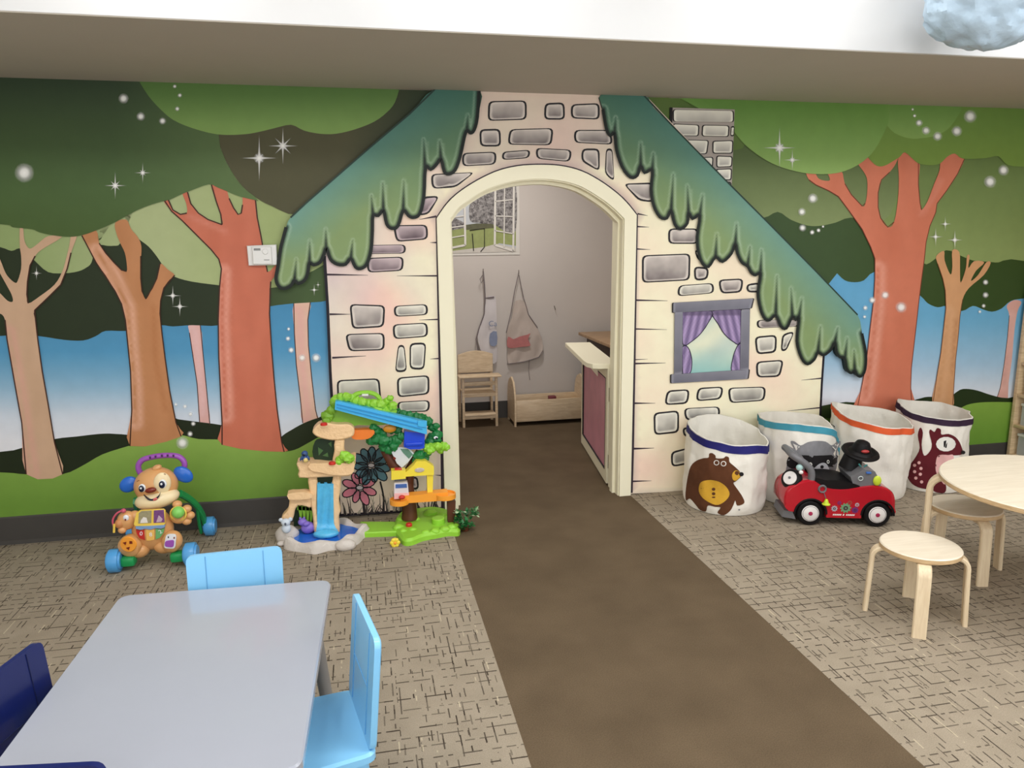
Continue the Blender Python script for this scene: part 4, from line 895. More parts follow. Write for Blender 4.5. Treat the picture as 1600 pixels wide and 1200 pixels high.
# ------------------------------------------------------------------ ceiling fittings above the frame
RING = mat('white_fitting', (236, 236, 234), 0.4, 0.01); GLOW = mat('lamp_diffuser', (255, 250, 240), 0.5, 0.0, emit=3.0)
for i, (x, y) in enumerate(DOWNLIGHTS):
    d = empty('recessed_downlight', (x, y, CEIL_Z), 'recessed ceiling downlight %s' % ['above the painted red tree', 'left of the doorway, near the thatch', 'right of the doorway, near the thatch', 'beside the blue tissue lantern', 'nearest the shelf unit'][i], 'downlight', 'downlights along the soffit')
    mb = MB(); mb.lathe([(0.075, 0.0), (0.098, -0.004), (0.098, 0.0)], RING, c=(x, y, CEIL_Z-0.001), seg=32); mb.build('trim_ring', d)
    mb = MB(); mb.lathe([(0.0, 0), (0.074, 0), (0.074, -0.003), (0, -0.003)], GLOW, c=(x, y, CEIL_Z-0.001), seg=32); mb.build('lens', d)

# ------------------------------------------------------------------ the small room behind the doorway
# dutch half door, swung open
da = Vector((1.372, 0.165, 0)); db = Vector((1.497, 1.085, 0)); dv = (db-da).normalized(); dn = Vector((dv.y, -dv.x, 0))
PINKP = mat('pink_wood_panel', (218, 152, 168), 0.5, 0.2, 7)
door = MB()
for (a, b, z0, z1) in ((0, 0.055, 0.012, 0.70), (0.865, 0.92, 0.012, 0.70), (0.055, 0.865, 0.012, 0.085), (0.055, 0.865, 0.635, 0.70)):
    p0, p1 = da+dv*a, da+dv*b; door.prism([p0+Vector((0, 0, z0)), p1+Vector((0, 0, z0)), p1+dn*0.034+Vector((0, 0, z0)), p0+dn*0.034+Vector((0, 0, z0))], (0, 0, z1-z0), CREAM)
dro = tag(door.build('door_1', smooth=0), 'cream half door with a pink panel swung open into the small room', kind='structure')
pm_ = MB(); p0, p1 = da+dv*0.055, da+dv*0.865
pm_.prism([p0+dn*0.008+Vector((0, 0, 0.085)), p1+dn*0.008+Vector((0, 0, 0.085)), p1+dn*0.026+Vector((0, 0, 0.085)), p0+dn*0.026+Vector((0, 0, 0.085))], (0, 0, 0.55), PINKP)
tag(pm_.build('door_panel', dro, smooth=0), 'pink brushed panel')
pm_ = MB()
for (a0, z0, a1, z1) in ((0.055, 0.085, 0.865, 0.085), (0.055, 0.635, 0.865, 0.635), (0.055, 0.085, 0.055, 0.635), (0.865, 0.085, 0.865, 0.635)):
    pm_.tube([da+dv*a0+dn*0.003+Vector((0, 0, z0)), da+dv*a1+dn*0.003+Vector((0, 0, z1))], 0.005, INK, 6)
pm_.build('panel_outline', dro)
sh = MB(); o_ = -dn*0.115
sp_ = [da+dv*0.0+dn*0.06, da+dv*0.0-dn*0.045, da+dv*0.02-dn*0.085, da+dv*0.07-dn*0.110, da+dv*0.15-dn*0.115, da+dv*0.93-dn*0.115, da+dv*0.93+dn*0.06]
sh.prism([p+Vector((0, 0, 0.70)) for p in sp_], (0, 0, 0.028), CREAM, bev=0.003); sh.build('door_shelf', dro)
br2 = MB(); a = da+dv*0.30
br2.prism([a-dn*0.001+Vector((0, 0, 0.70)), a-dn*0.085+Vector((0, 0, 0.70)), a-dn*0.001+Vector((0, 0, 0.60))], dv*0.02, CREAM); br2.build('shelf_bracket', dro)
for z in (0.15, 0.55):
    hg = MB(); p = da - dv*0.012 + dn*0.012; hg.tube([p+Vector((0, 0, z-0.04)), p+Vector((0, 0, z+0.04))], 0.006, mat('hinge_brass', (150, 132, 100), 0.35, 0.05, metal=0.8), 10); hg.build('hinge', dro)
# play counter behind the door
WOODB = birch('brown_play_wood', (150, 118, 86), (178, 146, 110), (3, 14, 3))
pc = empty('play_counter', (2.0, 1.35, 0), 'wooden play counter behind the open half door', 'counter')
mb = MB(); mb.box((2.02, 1.40, 0.688), (0.62, 0.95, 0.024), WOODB, 0.004); mb.build('worktop', pc)
mb = MB(); mb.box((2.04, 1.40, 0.34), (0.54, 0.88, 0.672), mat('dark_cupboard', (74, 58, 48), 0.6, 0.1), 0.004); mb.build('cupboard', pc)
# doll high chair
PLY = birch('light_ply', (212, 186, 150), (232, 210, 178), (4, 4, 24))
hc = empty('doll_high_chair', (0.87, 1.80, 0), 'small wooden doll high chair standing against the far wall', 'chair')
hx0, hx1, hy0, hy1 = 0.735, 1.015, 1.72, 1.955
for x in (hx0+0.01, hx1-0.01):
    for y in (hy0, hy1-0.015):
        mb = MB(); mb.box((x, y+0.01, 0.2 if y == hy0 else 0.26), (0.02, 0.022, 0.40 if y == hy0 else 0.52), PLY, 0.003); mb.build('leg', hc)
mb = MB(); pts = [Vector((hx0, hy1-0.02, 0.40)), Vector((hx1, hy1-0.02, 0.40)), Vector((hx1, hy1-0.02, 0.545))] + [Vector((hx0+(hx1-hx0)*(1-t), hy1-0.02, 0.545+0.03*math.sin(PI*t))) for t in [k/8 for k in range(1, 8)]] + [Vector((hx0, hy1-0.02, 0.545))]
mb.prism(pts, (0, -0.012, 0), PLY, bev=0.002); mb.build('backrest', hc)
mb = MB(); mb.box((0.875, hy0+0.02, 0.405), (0.33, 0.13, 0.012), PLY, 0.004); mb.build('tray', hc)
mb = MB(); mb.box((0.875, 1.83, 0.265), (0.25, 0.22, 0.012), PLY, 0.003); mb.build('seat', hc)
for z, y, h in ((0.345, hy0+0.008, 0.03), (0.255, hy0+0.008, 0.028), (0.08, hy0+0.01, 0.03)):
    mb = MB(); mb.box((0.875, y, z), (0.245, 0.012, h), PLY, 0.003); mb.build('rail', hc)
mb = MB(); mb.box((0.875, 1.77, 0.10), (0.245, 0.13, 0.012), PLY, 0.003); mb.build('footrest', hc)
# doll cradle
cr_ = empty('doll_cradle', (1.40, 1.80, 0), 'open wooden doll cradle with toys inside on the brown carpet', 'cradle')
def endp(x, nm):
    mb = MB(); o = [(1.66, 0.0), (1.69, 0.0), (1.70, 0.03), (1.90, 0.03), (1.91, 0.0), (1.94, 0.0), (1.945, 0.22), (1.92, 0.30), (1.88, 0.345), (1.80, 0.375), (1.72, 0.345), (1.68, 0.28), (1.655, 0.2)]
    mb.prism([Vector((x, a, b)) for a, b in o], (0.014, 0, 0), PLY, bev=0.002); mb.build(nm, cr_)
endp(1.135, 'end_panel'); endp(1.70, 'end_panel')
for y in (1.685, 1.915):
    mb = MB(); mb.box((1.425, y, 0.118), (0.552, 0.012, 0.17), PLY, 0.003); mb.build('side_panel', cr_)
mb = MB(); mb.box((1.425, 1.80, 0.045), (0.552, 0.22, 0.012), PLY); mb.build('base_board', cr_)
rg = random.Random(5)
for i, (c, lb) in enumerate(zip([(150, 60, 50), (90, 70, 60), (180, 150, 110), (120, 50, 60), (200, 170, 140)], ['dark red toy block at the left end of the cradle', 'brown toy block lying in the cradle', 'tan toy block lying mid cradle', 'maroon toy block standing up in the cradle', 'cream toy block at the right of the cradle'])):
    mb = MB(); mb.box((1.22+0.085*i, 1.76+0.05*(i % 2), 0.051+0.055+(0.02 if i == 3 else 0)), (0.06, 0.05, 0.11+(0.04 if i == 3 else 0)), mat('block_%d' % i, c, 0.5, 0.05), 0.006)
    o = mb.build('toy_block', None, loc=(1.22+0.085*i, 1.78, 0.051)); tag(o, lb, 'toy', 'toy blocks in the cradle')
# poster of an open window
Yp = 1.996
po = empty('wall_poster', tuple(W(757, 340, Yp)), 'poster of an open white window onto a garden, taped on the far wall', 'poster')
def fpart(name, poly, col, y, parent, step=0, th=0.001, smoothp=False):
    P = [W(a, b, y) for a, b in (smooth_poly(poly, 3) if smoothp else poly)]
    mb = MB(); mb.prism(P, (0, -th, 0), col); return mb.build(name, parent, smooth=0)
PW = mat('poster_white', (222, 218, 210), 0.5, 0.03)
fpart('poster_sheet', [(660, 262), (811, 262), (812, 398), (660, 400)], PW, Yp, po)
fpart('printed_view', [(664, 266), (806, 266), (806, 392), (664, 394)], mat('print_pale_sky', (196, 200, 204), 0.5, 0.06, 10), Yp-0.0012, po)
fpart('printed_lawn', [(664, 358), (700, 358), (760, 350), (806, 348), (806, 384), (780, 380), (757, 392), (664, 394)], mat('print_lawn', (150, 160, 98), 0.5, 0.2, 25), Yp-0.0024, po)
fpart('printed_terrace', [(690, 394), (757, 386), (775, 381), (806, 388), (806, 393), (700, 396)], mat('print_terrace', (206, 200, 190), 0.5, 0.1, 25), Yp-0.0036, po)
TRD = birch('print_dark_trees', (58, 52, 54), (170, 166, 164), (16, 16, 16), 0.6)
fpart('printed_tree', [(735, 345), (733, 325), (738, 312), (748, 300), (760, 292), (775, 286), (790, 290), (806, 288), (806, 360), (790, 362), (774, 352), (760, 350), (748, 348)], TRD, Yp-0.0036, po, smoothp=True)
fpart('printed_tree', [(664, 340), (676, 330), (695, 336), (720, 345), (726, 356), (664, 362)], TRD, Yp-0.0036, po, smoothp=True)
fpart('printed_hedge', [(724, 352), (745, 349), (770, 350), (772, 356), (726, 359)], mat('print_hedge', (92, 92, 66), 0.6, 0.3, 40), Yp-0.0048, po)
for p in ([(734, 360), (757, 357), (757, 386)], [(738, 365), (740, 392)], [(757, 386), (751, 393)]):
    mb = MB(); mb.tube([W(a, b, Yp-0.0065) for a, b in p], 0.0035, INK, 6); mb.build('printed_bench', po)
MUL = mat('print_window_white', (226, 222, 214), 0.5, 0.03)
for (xa, xb, lines) in (((771, 806, 0))[:2] + ([(774, 292), (803, 285), (802, 392), (773, 383)],), ((700, 728, 0))[:2] + ([(680, 326), (726, 322), (727, 383), (682, 392)],)):
    A, B, Cc, D = lines; fr = MB(); T = 0.003
    def L_(p, q, w): fr.tube([W(p[0], p[1], Yp-0.0075), W(q[0], q[1], Yp-0.0075)], 0, MUL, flat=(0.004, w), upv=(0, 1, 0))
    for p, q in ((A, B), (B, Cc), (Cc, D), (D, A)): L_(p, q, 0.016)
    m1, m2 = ((A[0]+B[0])/2, (A[1]+B[1])/2), ((D[0]+Cc[0])/2, (D[1]+Cc[1])/2); L_(m1, m2, 0.009)
    for t in (0.25, 0.5, 0.75): L_((A[0]+(D[0]-A[0])*t, A[1]+(D[1]-A[1])*t), (B[0]+(Cc[0]-B[0])*t, B[1]+(Cc[1]-B[1])*t), 0.009)
    fr.build('printed_casement', po, smooth=0)
# aprons on their hooks
HOOK = mat('hook_metal', (120, 112, 104), 0.4, metal=0.6)
def cloth(name, outl, y0, m, parent, amp=0.012, seed=1):
    V2, fs = tri2d(smooth_poly(outl, 2), 4); vs = []
    for a, b in V2:
        n = noise.noise(Vector((a*0.09, b*0.025, seed)))+0.5*noise.noise(Vector((a*0.2, b*0.05, seed+4)))
        vs.append(W(a, b, y0+amp*n))
    n_ = len(vs); mb = MB(); bk = [v+Vector((0, 0.002, 0)) for v in vs]
    out = []
    for f in fs:
        a, b, c = (vs[i] for i in f); out.append(f if (b-a).cross(c-a).y < 0 else f[::-1])
    mb.add(vs+bk, out+[[n_+i for i in f[::-1]] for f in out], m); return mb.build(name, parent, smooth=60)
AP1 = mat('apron_pale_cotton', (212, 206, 206), 0.8, 0.10, 10); AP2 = mat('apron_beige_cotton', (196, 182, 172), 0.8, 0.14, 9)
Ya = 1.965
ap = empty('child_apron', tuple(W(760, 500, Ya)), 'pale folded child apron with a blue pocket hanging left on the far wall', 'apron', 'aprons hanging on the far wall')
cloth('apron_cloth', [(760, 466), (770, 462), (775, 468), (776, 500), (776.5, 540), (776, 565), (767, 568), (757, 562), (750, 545), (746, 525), (750, 508), (757, 490)], Ya, AP1, ap, 0.010, 2)
mb = MB(); mb.tube([W(755, 424, Ya), W(757, 445, Ya), W(758, 465, Ya), W(757, 490, Ya), W(748, 515, Ya), W(744, 530, Ya), W(748, 552, Ya)], 0.005, mat('apron_trim', (120, 110, 112), 0.8), 6)
mb.tube([W(758, 466, Ya), W(772, 464, Ya)], 0.005, MATS['apron_trim'], 6); mb.tube([W(754, 430, Ya-0.01), W(750, 436, Ya-0.012), W(752, 442, Ya-0.012), W(756, 436, Ya-0.012)], 0.003, MATS['apron_trim'], 6); mb.build('strap', ap)
cloth('pocket', [(766, 521), (776, 518), (776.5, 538), (769, 541), (765, 536)], Ya-0.014, mat('apron_blue', (136, 146, 172), 0.8, 0.1), ap, 0.004, 3)
mb = MB(); mb.tube([W(755, 424, 1.998), W(755, 424, 1.955), W(755, 420, 1.95)], 0.003, HOOK, 8); mb.build('hook', ap)
def text_mesh(s, loc, size, m, name, parent, R, ext=0.0006, shear=0.0):
    cu = bpy.data.curves.new('lettering', 'FONT'); cu.body = s; cu.size = size; cu.extrude = ext; cu.align_x = 'CENTER'; cu.align_y = 'CENTER'; cu.shear = shear; cu.resolution_u = 3
    t = bpy.data.objects.new('lettering', cu); COL.objects.link(t); dg = bpy.context.evaluated_depsgraph_get(); me = bpy.data.meshes.new_from_object(t.evaluated_get(dg))
    vs = [R @ v.co + Vector(loc) for v in me.vertices]; fs = [list(p.vertices) for p in me.polygons]
    bpy.data.objects.remove(t); bpy.data.curves.remove(cu); bpy.data.meshes.remove(me)
    mb = MB(); mb.add(vs, fs, m); return mb.build(name, parent, smooth=0)
RX90 = rotm('X', 90)
text_mesh('Ca', W(770, 506, Ya-0.018), 0.062, MATS['apron_blue'], 'lettering', ap, RX90)
ap2 = empty('child_apron', tuple(W(820, 500, Ya)), 'beige child apron with a red pocket and straps hanging on the far wall', 'apron', 'aprons hanging on the far wall')
cloth('apron_cloth', [(805, 470), (821, 472), (826, 490), (838, 510), (847, 530), (848, 550), (840, 558), (820, 564), (795, 569), (793, 550), (792, 530), (792, 518), (800, 495)], Ya, AP2, ap2, 0.016, 7)
mb = MB(); TR = MATS['apron_trim']
mb.tube([W(810.5, 426, Ya), W(804, 455, Ya), W(798, 490, Ya), W(791, 520, Ya)], 0.003, TR, 6); mb.tube([W(811, 430, Ya), W(818, 465, Ya), W(826, 492, Ya), W(840, 512, Ya)], 0.003, TR, 6)
mb.tube([W(792, 569, Ya-0.004), W(820, 565, Ya-0.004), W(842, 558, Ya-0.004), W(848, 548, Ya-0.004)], 0.003, TR, 6); mb.tube([W(827, 562, Ya), W(826, 580, Ya), W(828, 594, Ya)], 0.002, TR, 6); mb.build('strap', ap2)
cloth('pocket', [(794, 526), (802, 530), (812, 526), (824, 523), (829, 521), (825, 530), (829, 540), (815, 542), (798, 544), (792, 540)], Ya-0.02, mat('apron_red', (188, 118, 116), 0.8, 0.15), ap2, 0.004, 5)
mb = MB(); mb.tube([W(810.5, 426, 1.998), W(810.5, 426, 1.955), W(810.5, 422, 1.95)], 0.003, HOOK, 8); mb.build('hook', ap2)
mb = MB(); mb.tube([W(866, 478, 1.998), W(866, 478, 1.975), W(868, 484, 1.972)], 0.003, HOOK, 8)
tag(mb.build('wall_hook', None, loc=tuple(W(866, 478, 1.99))), 'small bare hook on the far wall right of the aprons', 'hook')

# ------------------------------------------------------------------ canvas storage bins with animals
CANV = mat('cream_canvas', (240, 236, 226), 0.9, 0.05, 12, bump=0.35, bscale=24)
class Bin:
    def __init__(s, label, cx, cy, R, zf, band, bh, seed):
        s.cx, s.cy, s.R, s.zf, s.seed = cx, cy, R, zf, seed
        s.o = empty('canvas_bin', (cx, cy, 0), label, 'storage bin', 'canvas animal bins along the wall')
        U, V_ = 84, 26
        def ringv(off, z_of):
            vs = []
            for i in range(V_+1):
                for j in range(U):
                    th = 2*PI*j/U; zt = zf(th); z = z_of(i/V_, zt); r = s.r(th, z)+off
                    vs.append(Vector((cx+r*math.cos(th), cy+r*math.sin(th), z)))
            return vs
        fs = [(i*U+j, i*U+(j+1) % U, (i+1)*U+(j+1) % U, (i+1)*U+j) for i in range(V_) for j in range(U)]
        mb = MB(); vo = ringv(0, lambda t, zt: 0.003+t*(zt-0.003)); vi = ringv(-0.006, lambda t, zt: 0.006+t*(zt-0.006)); n = len(vo)
        mb.add(vo+vi, fs + [[n+i for i in f[::-1]] for f in fs] + [(V_*U+j, V_*U+(j+1) % U, n+V_*U+(j+1) % U, n+V_*U+j) for j in range(U)], CANV)
        mb.add([Vector((cx, cy, 0.006))]+vi[:U], [(0, 1+j, 1+(j+1) % U) for j in range(U)], CANV)
        mb.add([Vector((cx, cy, 0.003))]+vo[:U], [(0, 1+(j+1) % U, 1+j) for j in range(U)], CANV)
        mb.build('canvas_body', s.o, smooth=60)
        mb = MB(); vs = []
        for k in range(4):
            for j in range(U):
                th = 2*PI*j/U; zt = zf(th); z = zt - 0.004 - bh*(1-k/3); r = s.r(th, z)+0.0025
                vs.append(Vector((cx+r*math.cos(th), cy+r*math.sin(th), z)))
        mb.add(vs, [(i*U+j, i*U+(j+1) % U, (i+1)*U+(j+1) % U, (i+1)*U+j) for i in range(3) for j in range(U)], band); mb.build('rim_band', s.o, smooth=60)
    def r(s, th, z):
        d = Vector((math.cos(th)*2.2, math.sin(th)*2.2, z*5+s.seed))
        w = 0.016*noise.noise(d) + 0.010*noise.noise(d*2.3) + 0.006*abs(noise.noise(d*4.5)) - 0.004*abs(noise.noise(Vector((d.x*2+d.z*3, d.y*2, d.z*3))))
        k = 1 - 0.05*max(0, 1-z/0.05)**2
        return s.R*k + w*min(1, z/0.06)
    def hit(s, px, py, off=0.003):
        d = ray(px, py).normalized(); t0 = 2.0
        a, b = d.x, d.y; ox, oy = CAMP.x-s.cx, CAMP.y-s.cy; Rm = s.R+0.02
        A = a*a+b*b; B = ox*a+oy*b; Cq = ox*ox+oy*oy-Rm*Rm; disc = B*B-A*Cq
        if disc < 0: t = -B/A
        else:
            t = (-B-math.sqrt(disc))/A
            for _ in range(80):
                p = CAMP+d*t; rr = math.hypot(p.x-s.cx, p.y-s.cy); th = math.atan2(p.y-s.cy, p.x-s.cx)
                g = rr-(s.r(th, p.z)+off)
                if g < 0.0004: break
                t += max(0.0008, g*0.4)
                if t > -B/A: t = -B/A; break
        return CAMP+d*t
    def patch(s, name, poly, m, off=0.003, step=5, parent=None, sm=True):
        V2, fs = tri2d(smooth_poly(poly, 3) if sm else poly, step); vs = [s.hit(a, b, off) for a, b in V2]
        th = 0.0012; n = len(vs); c = Vector((s.cx, s.cy, 0))
        bk = [v+((c-v)*Vector((1, 1, 0))).normalized()*th for v in vs]
        out = []
        for f in fs:
            a, b, e = (vs[i] for i in f); out.append(f if (b-a).cross(e-a).dot(CAMP-a) > 0 else f[::-1])
        mb = MB(); mb.add(vs, out, m); return mb.build(name, parent or s.o, smooth=60)
    def disc(s, name, x, y, rx, ry, m, off=0.005, parent=None, rot=0):
        c, q = math.cos(rot), math.sin(rot)
        return s.patch(name, [(x+rx*math.cos(t)*c-ry*math.sin(t)*q, y+rx*math.cos(t)*q+ry*math.sin(t)*c) for t in [2*PI*k/14 for k in range(14)]], m, off, 0, parent, sm=False)
def bump_z(base, terms):
    def f(th):
        z = base
        for a, ph, w in terms:
            d = (th-ph+PI) % (2*PI)-PI; z += a*math.exp(-(d/w)**2)
        return z
    return f
front = -PI/2
FB = mat('felt_brown', (92, 52, 26), 0.95, 0.12, 60); FY = mat('felt_mustard', (218, 168, 52), 0.95, 0.08, 60); FK = mat('felt_black', (24, 20, 22), 0.95, 0.1, 60); FW = mat('felt_white', (236, 234, 228), 0.95, 0.03, 60)
FG = mat('felt_grey', (138, 138, 142), 0.95, 0.14, 60); FM = mat('felt_maroon', (94, 18, 30), 0.95, 0.1, 60); FP = mat('felt_pink', (228, 178, 176), 0.95, 0.06, 60); FLG = mat('felt_light_grey', (206, 206, 210), 0.95, 0.05, 60)
b1 = Bin('cream canvas bin with a navy rim and a brown bear', 1.905, -0.262, 0.215, bump_z(0.405, [(0.045, 1.5, 0.9), (0.03, 2.8, 0.7), (-0.055, -0.5, 0.7), (-0.018, -1.75, 0.5)]), mat('band_navy', (28, 26, 108), 0.8, 0.06), 0.042, 1.3)
b2 = Bin('cream canvas bin with a teal rim and a raccoon', 2.348, -0.245, 0.210, bump_z(0.452, [(-0.02, 1.0, 0.8), (-0.16, -0.45, 0.55), (0.012, -2.3, 0.6)]), mat('band_teal', (64, 148, 170), 0.8, 0.06), 0.036, 4.9)
b3 = Bin('cream canvas bin with an orange rim behind the ride-on car', 2.792, -0.25, 0.208, bump_z(0.445, [(0.05, 2.5, 0.8), (-0.045, -0.7, 0.8), (-0.018, -1.8, 0.5)]), mat('band_orange', (222, 92, 44), 0.8, 0.06), 0.034, 8.1)
b4 = Bin('cream canvas bin with a dark purple rim and a maroon deer', 3.212, -0.235, 0.188, bump_z(0.44, [(0.05, 2.5, 0.8), (0.015, 0.9, 0.8), (-0.01, -1.5, 0.7)]), mat('band_plum', (46, 22, 50), 0.8, 0.06), 0.034, 12.4)
# bear
bp2 = b1.patch('bear_applique', [(1079, 729), (1088, 720), (1099, 716), (1107, 715), (1108, 709), (1113, 708), (1118, 712), (1119, 716), (1130, 716), (1134, 713), (1139, 715), (1140, 722), (1148, 729), (1156, 737), (1158, 744), (1150, 752), (1146, 755), (1152, 764), (1160, 776), (1163, 786), (1152, 790), (1149, 782), (1146, 789), (1141, 798), (1131, 805), (1121, 801), (1126, 793), (1117, 792), (1106, 790), (1103, 799), (1094, 797), (1087, 789), (1078, 779), (1072, 782), (1071, 770), (1074, 748)], FB, 0.003, 4)
b1.patch('belly_patch', [(1093, 757), (1098, 752), (1110, 750), (1124, 753), (1135, 761), (1140, 772), (1134, 782), (1122, 789), (1110, 786), (1098, 778), (1092, 768)], FY, 0.0045, 4, bp2)
b1.patch('muzzle', [(1144, 741), (1149, 735), (1155, 737), (1157, 744), (1150, 751), (1145, 749)], FY, 0.0045, 0, bp2)
b1.disc('nose', 1158.5, 741, 3.6, 3.3, FK, 0.006, bp2)
for x, y in ((1119.5, 723), (1130.5, 724.5)):
    e_ = b1.disc('eye', x, y, 4.4, 4.2, FW, 0.005, bp2); b1.disc('pupil', x, y, 3.1, 3.0, FB, 0.006, bp2)
for y in (764.5, 771.5, 777): b1.disc('stitch_mark', 1115, y, 2.8, 2.4 if y < 775 else 1.2, FB, 0.006, bp2)
b1.disc('size_tag', 1155, 796.5, 1.6, 1.2, FG, 0.003); 
# raccoon
rp = b2.patch('raccoon_applique', [(1230, 743), (1232, 715), (1240, 703), (1236, 693), (1236, 689), (1242, 690), (1251, 696), (1262, 691), (1275, 689), (1290, 690), (1300, 696), (1308, 690), (1313, 689), (1313, 695), (1308, 704), (1309, 720), (1306, 735), (1300, 745), (1262, 747)], FG, 0.003, 5)
b2.patch('mask_patch', [(1230, 728), (1231, 716), (1240, 711), (1275, 712), (1307, 711), (1308, 718), (1306, 729), (1290, 729), (1276, 730), (1262, 731), (1245, 734)], FK, 0.0045, 5, rp)
b2.patch('muzzle', [(1268, 740), (1272, 732), (1280, 725), (1287, 723), (1293, 727), (1296, 740), (1280, 744)], FLG, 0.006, 4, rp)
b2.disc('nose', 1284.5, 729.5, 2.8, 2.6, FK, 0.0075, rp)
for x, y, w in ((1266, 725.5, 3.2), (1294, 721.5, 2.2)):
    b2.disc('eye', x, y, w, 3.0, FW, 0.006, rp); b2.disc('pupil', x, y, w*0.5, 1.5, FK, 0.007, rp)
b2.patch('ear_patch', [(1239, 693), (1250, 698), (1244, 704)], FW, 0.0045, 0, rp, sm=False); b2.patch('ear_patch', [(1311, 693), (1300, 698), (1306, 704)], FW, 0.0045, 0, rp, sm=False)
# deer
dp = b4.patch('deer_applique', [(1417, 742), (1421, 728), (1430, 715), (1437, 700), (1434, 680), (1438, 668), (1442, 676), (1440, 695), (1444, 712), (1453, 705), (1456, 694), (1452, 676), (1454, 671), (1460, 675), (1464, 669), (1470, 671), (1471, 679), (1482, 678), (1493, 683), (1500, 692), (1504, 703), (1506, 707), (1500, 711), (1482, 712), (1466, 716), (1463, 735), (1468, 748), (1478, 758), (1476, 770), (1462, 769), (1456, 765), (1440, 763), (1425, 756)], FM, 0.003, 5)
b4.patch('chest_patch', [(1463, 718), (1468, 711), (1482, 711), (1490, 712), (1488, 735), (1478, 757), (1468, 748), (1462, 735)], FP, 0.0042, 5, dp)
b4.disc('eye', 1478, 694, 15.5, 11.5, FW, 0.005, dp); b4.disc('pupil', 1479.5, 694, 7, 6, FK, 0.006, dp); b4.disc('nose', 1505, 707, 3.4, 3, FK, 0.006, dp)
for x, y in ((1436, 723), (1429, 727), (1439, 732), (1429, 737), (1438, 741), (1431, 747), (1440, 753)): b4.disc('spot', x, y, 2.6, 2.5, FP, 0.0045, dp)
# raccoon bin's little ears peeping over the back rim
b3.patch('printed_patch', [(1293, 668), (1298, 663), (1304, 666), (1304, 674), (1297, 676)], FK, 0.003, 0)
# ------------------------------------------------------------------ red ride-on car
rw = F(1263, 819); fwp = F(1367, 821.5)
cdir = (fwp-rw).normalized(); ca = math.atan2(cdir.y, cdir.x)
rc = empty('ride_on_car', (0, 0, 0), 'red toddler ride-on car with white wheel hubs in front of the bins', 'toy car', world_built=False)
WB = (fwp-rw).length; TRK = 0.088   # half track
RED = mat('glossy_red_plastic', (186, 20, 40), 0.18, 0.03, 10, coat=0.5); BLK = mat('black_plastic', (16, 14, 16), 0.5, 0.05, spec=0.25); GRY = mat('grey_plastic', (112, 112, 116), 0.4, 0.04); WHT = mat('white_hub', (238, 234, 232), 0.35, 0.02); MAG = mat('magenta_cap', (168, 34, 80), 0.4, 0.03); LIME = mat('lime_plastic', (206, 226, 60), 0.35, 0.03)
# local frame: +X forward, near side is -Y, rear axle at x=0
def side_prism(outline, y0, y1, m, bev=0.0): 
    mb = MB(); mb.prism([Vector((x, y0, z)) for x, z in outline], (0, y1-y0, 0), m, bev); return mb
prof = smooth_poly([(-0.105, 0.075), (-0.128, 0.10), (-0.132, 0.145), (-0.118, 0.19), (-0.088, 0.212), (-0.05, 0.232), (0.0, 0.238), (0.03, 0.222), (0.07, 0.20), (0.12, 0.192), (0.18, 0.195), (0.24, 0.208), (0.30, 0.215), (0.355, 0.205), (0.392, 0.18), (0.408, 0.14), (0.410, 0.085), (0.405, 0.072)], 3, False)
r_ = 0.080
arc = lambda cx: [(cx+r_*math.cos(t), 0.062+r_*math.sin(t)) for t in [PI*k/12 for k in range(13)]]
a_f = [(x, z) for x, z in arc(WB) if z > 0.058]; a_r = [(x, z) for x, z in arc(0.0) if z > 0.058]
outl = prof + [(min(WB+r_, 0.403), 0.072)] + a_f[1:-1] + [(WB-r_+0.002, 0.045), (r_-0.002+0.0, 0.045)] + a_r[1:-1] + [(-r_, 0.072)]
bm_ = MB(); n_ = len(outl)
# body bulges: narrower at the top edge
lay_y = [(-0.125, 0.90), (-0.130, 0.97), (-0.118, 1.0), (0.118, 1.0), (0.130, 0.97), (0.125, 0.90)]
zc, xc = 0.12, 0.14
vs = []
for y, k in ((-0.108, 0.955), (-0.102, 0.985), (-0.090, 1.0), (0.090, 1.0), (0.102, 0.985), (0.108, 0.955)):
    for x, z in outl:
        kk = k if z > 0.10 else 1.0
        vs.append(Vector((xc+(x-xc)*(kk if abs(x-xc) > 0.2 or z > 0.17 else 1.0), y, zc+(z-zc)*(kk if z > 0.17 else 1.0))))
fs = [[i for i in range(n_)], [5*n_+i for i in range(n_)][::-1]]
for l in range(5):
    for i in range(n_): fs.append((l*n_+i, l*n_+(i+1) % n_, (l+1)*n_+(i+1) % n_, (l+1)*n_+i)[::-1])
bm_.add(vs, fs, RED); body = bm_.build('body', rc, smooth=40, local=True)
side_prism([(-0.10, 0.05), (-0.06, 0.14), (0.40, 0.14), (0.42, 0.05), (0.30, 0.035), (0.02, 0.035)], -0.075, 0.075, BLK).build('underbody', rc, local=True)
for cx in (0.0, WB):   # dark arches
    ar = MB(); ar.tube([(cx+0.078*math.cos(t), -0.108, 0.062+0.078*math.sin(t)) for t in [PI*k/14 for k in range(15)]], 0, BLK, flat=(0.006, 0.010), upv=(0, 1, 0)); ar.build('wheel_arch', rc, local=True)
RYm = rotm('X', 90)
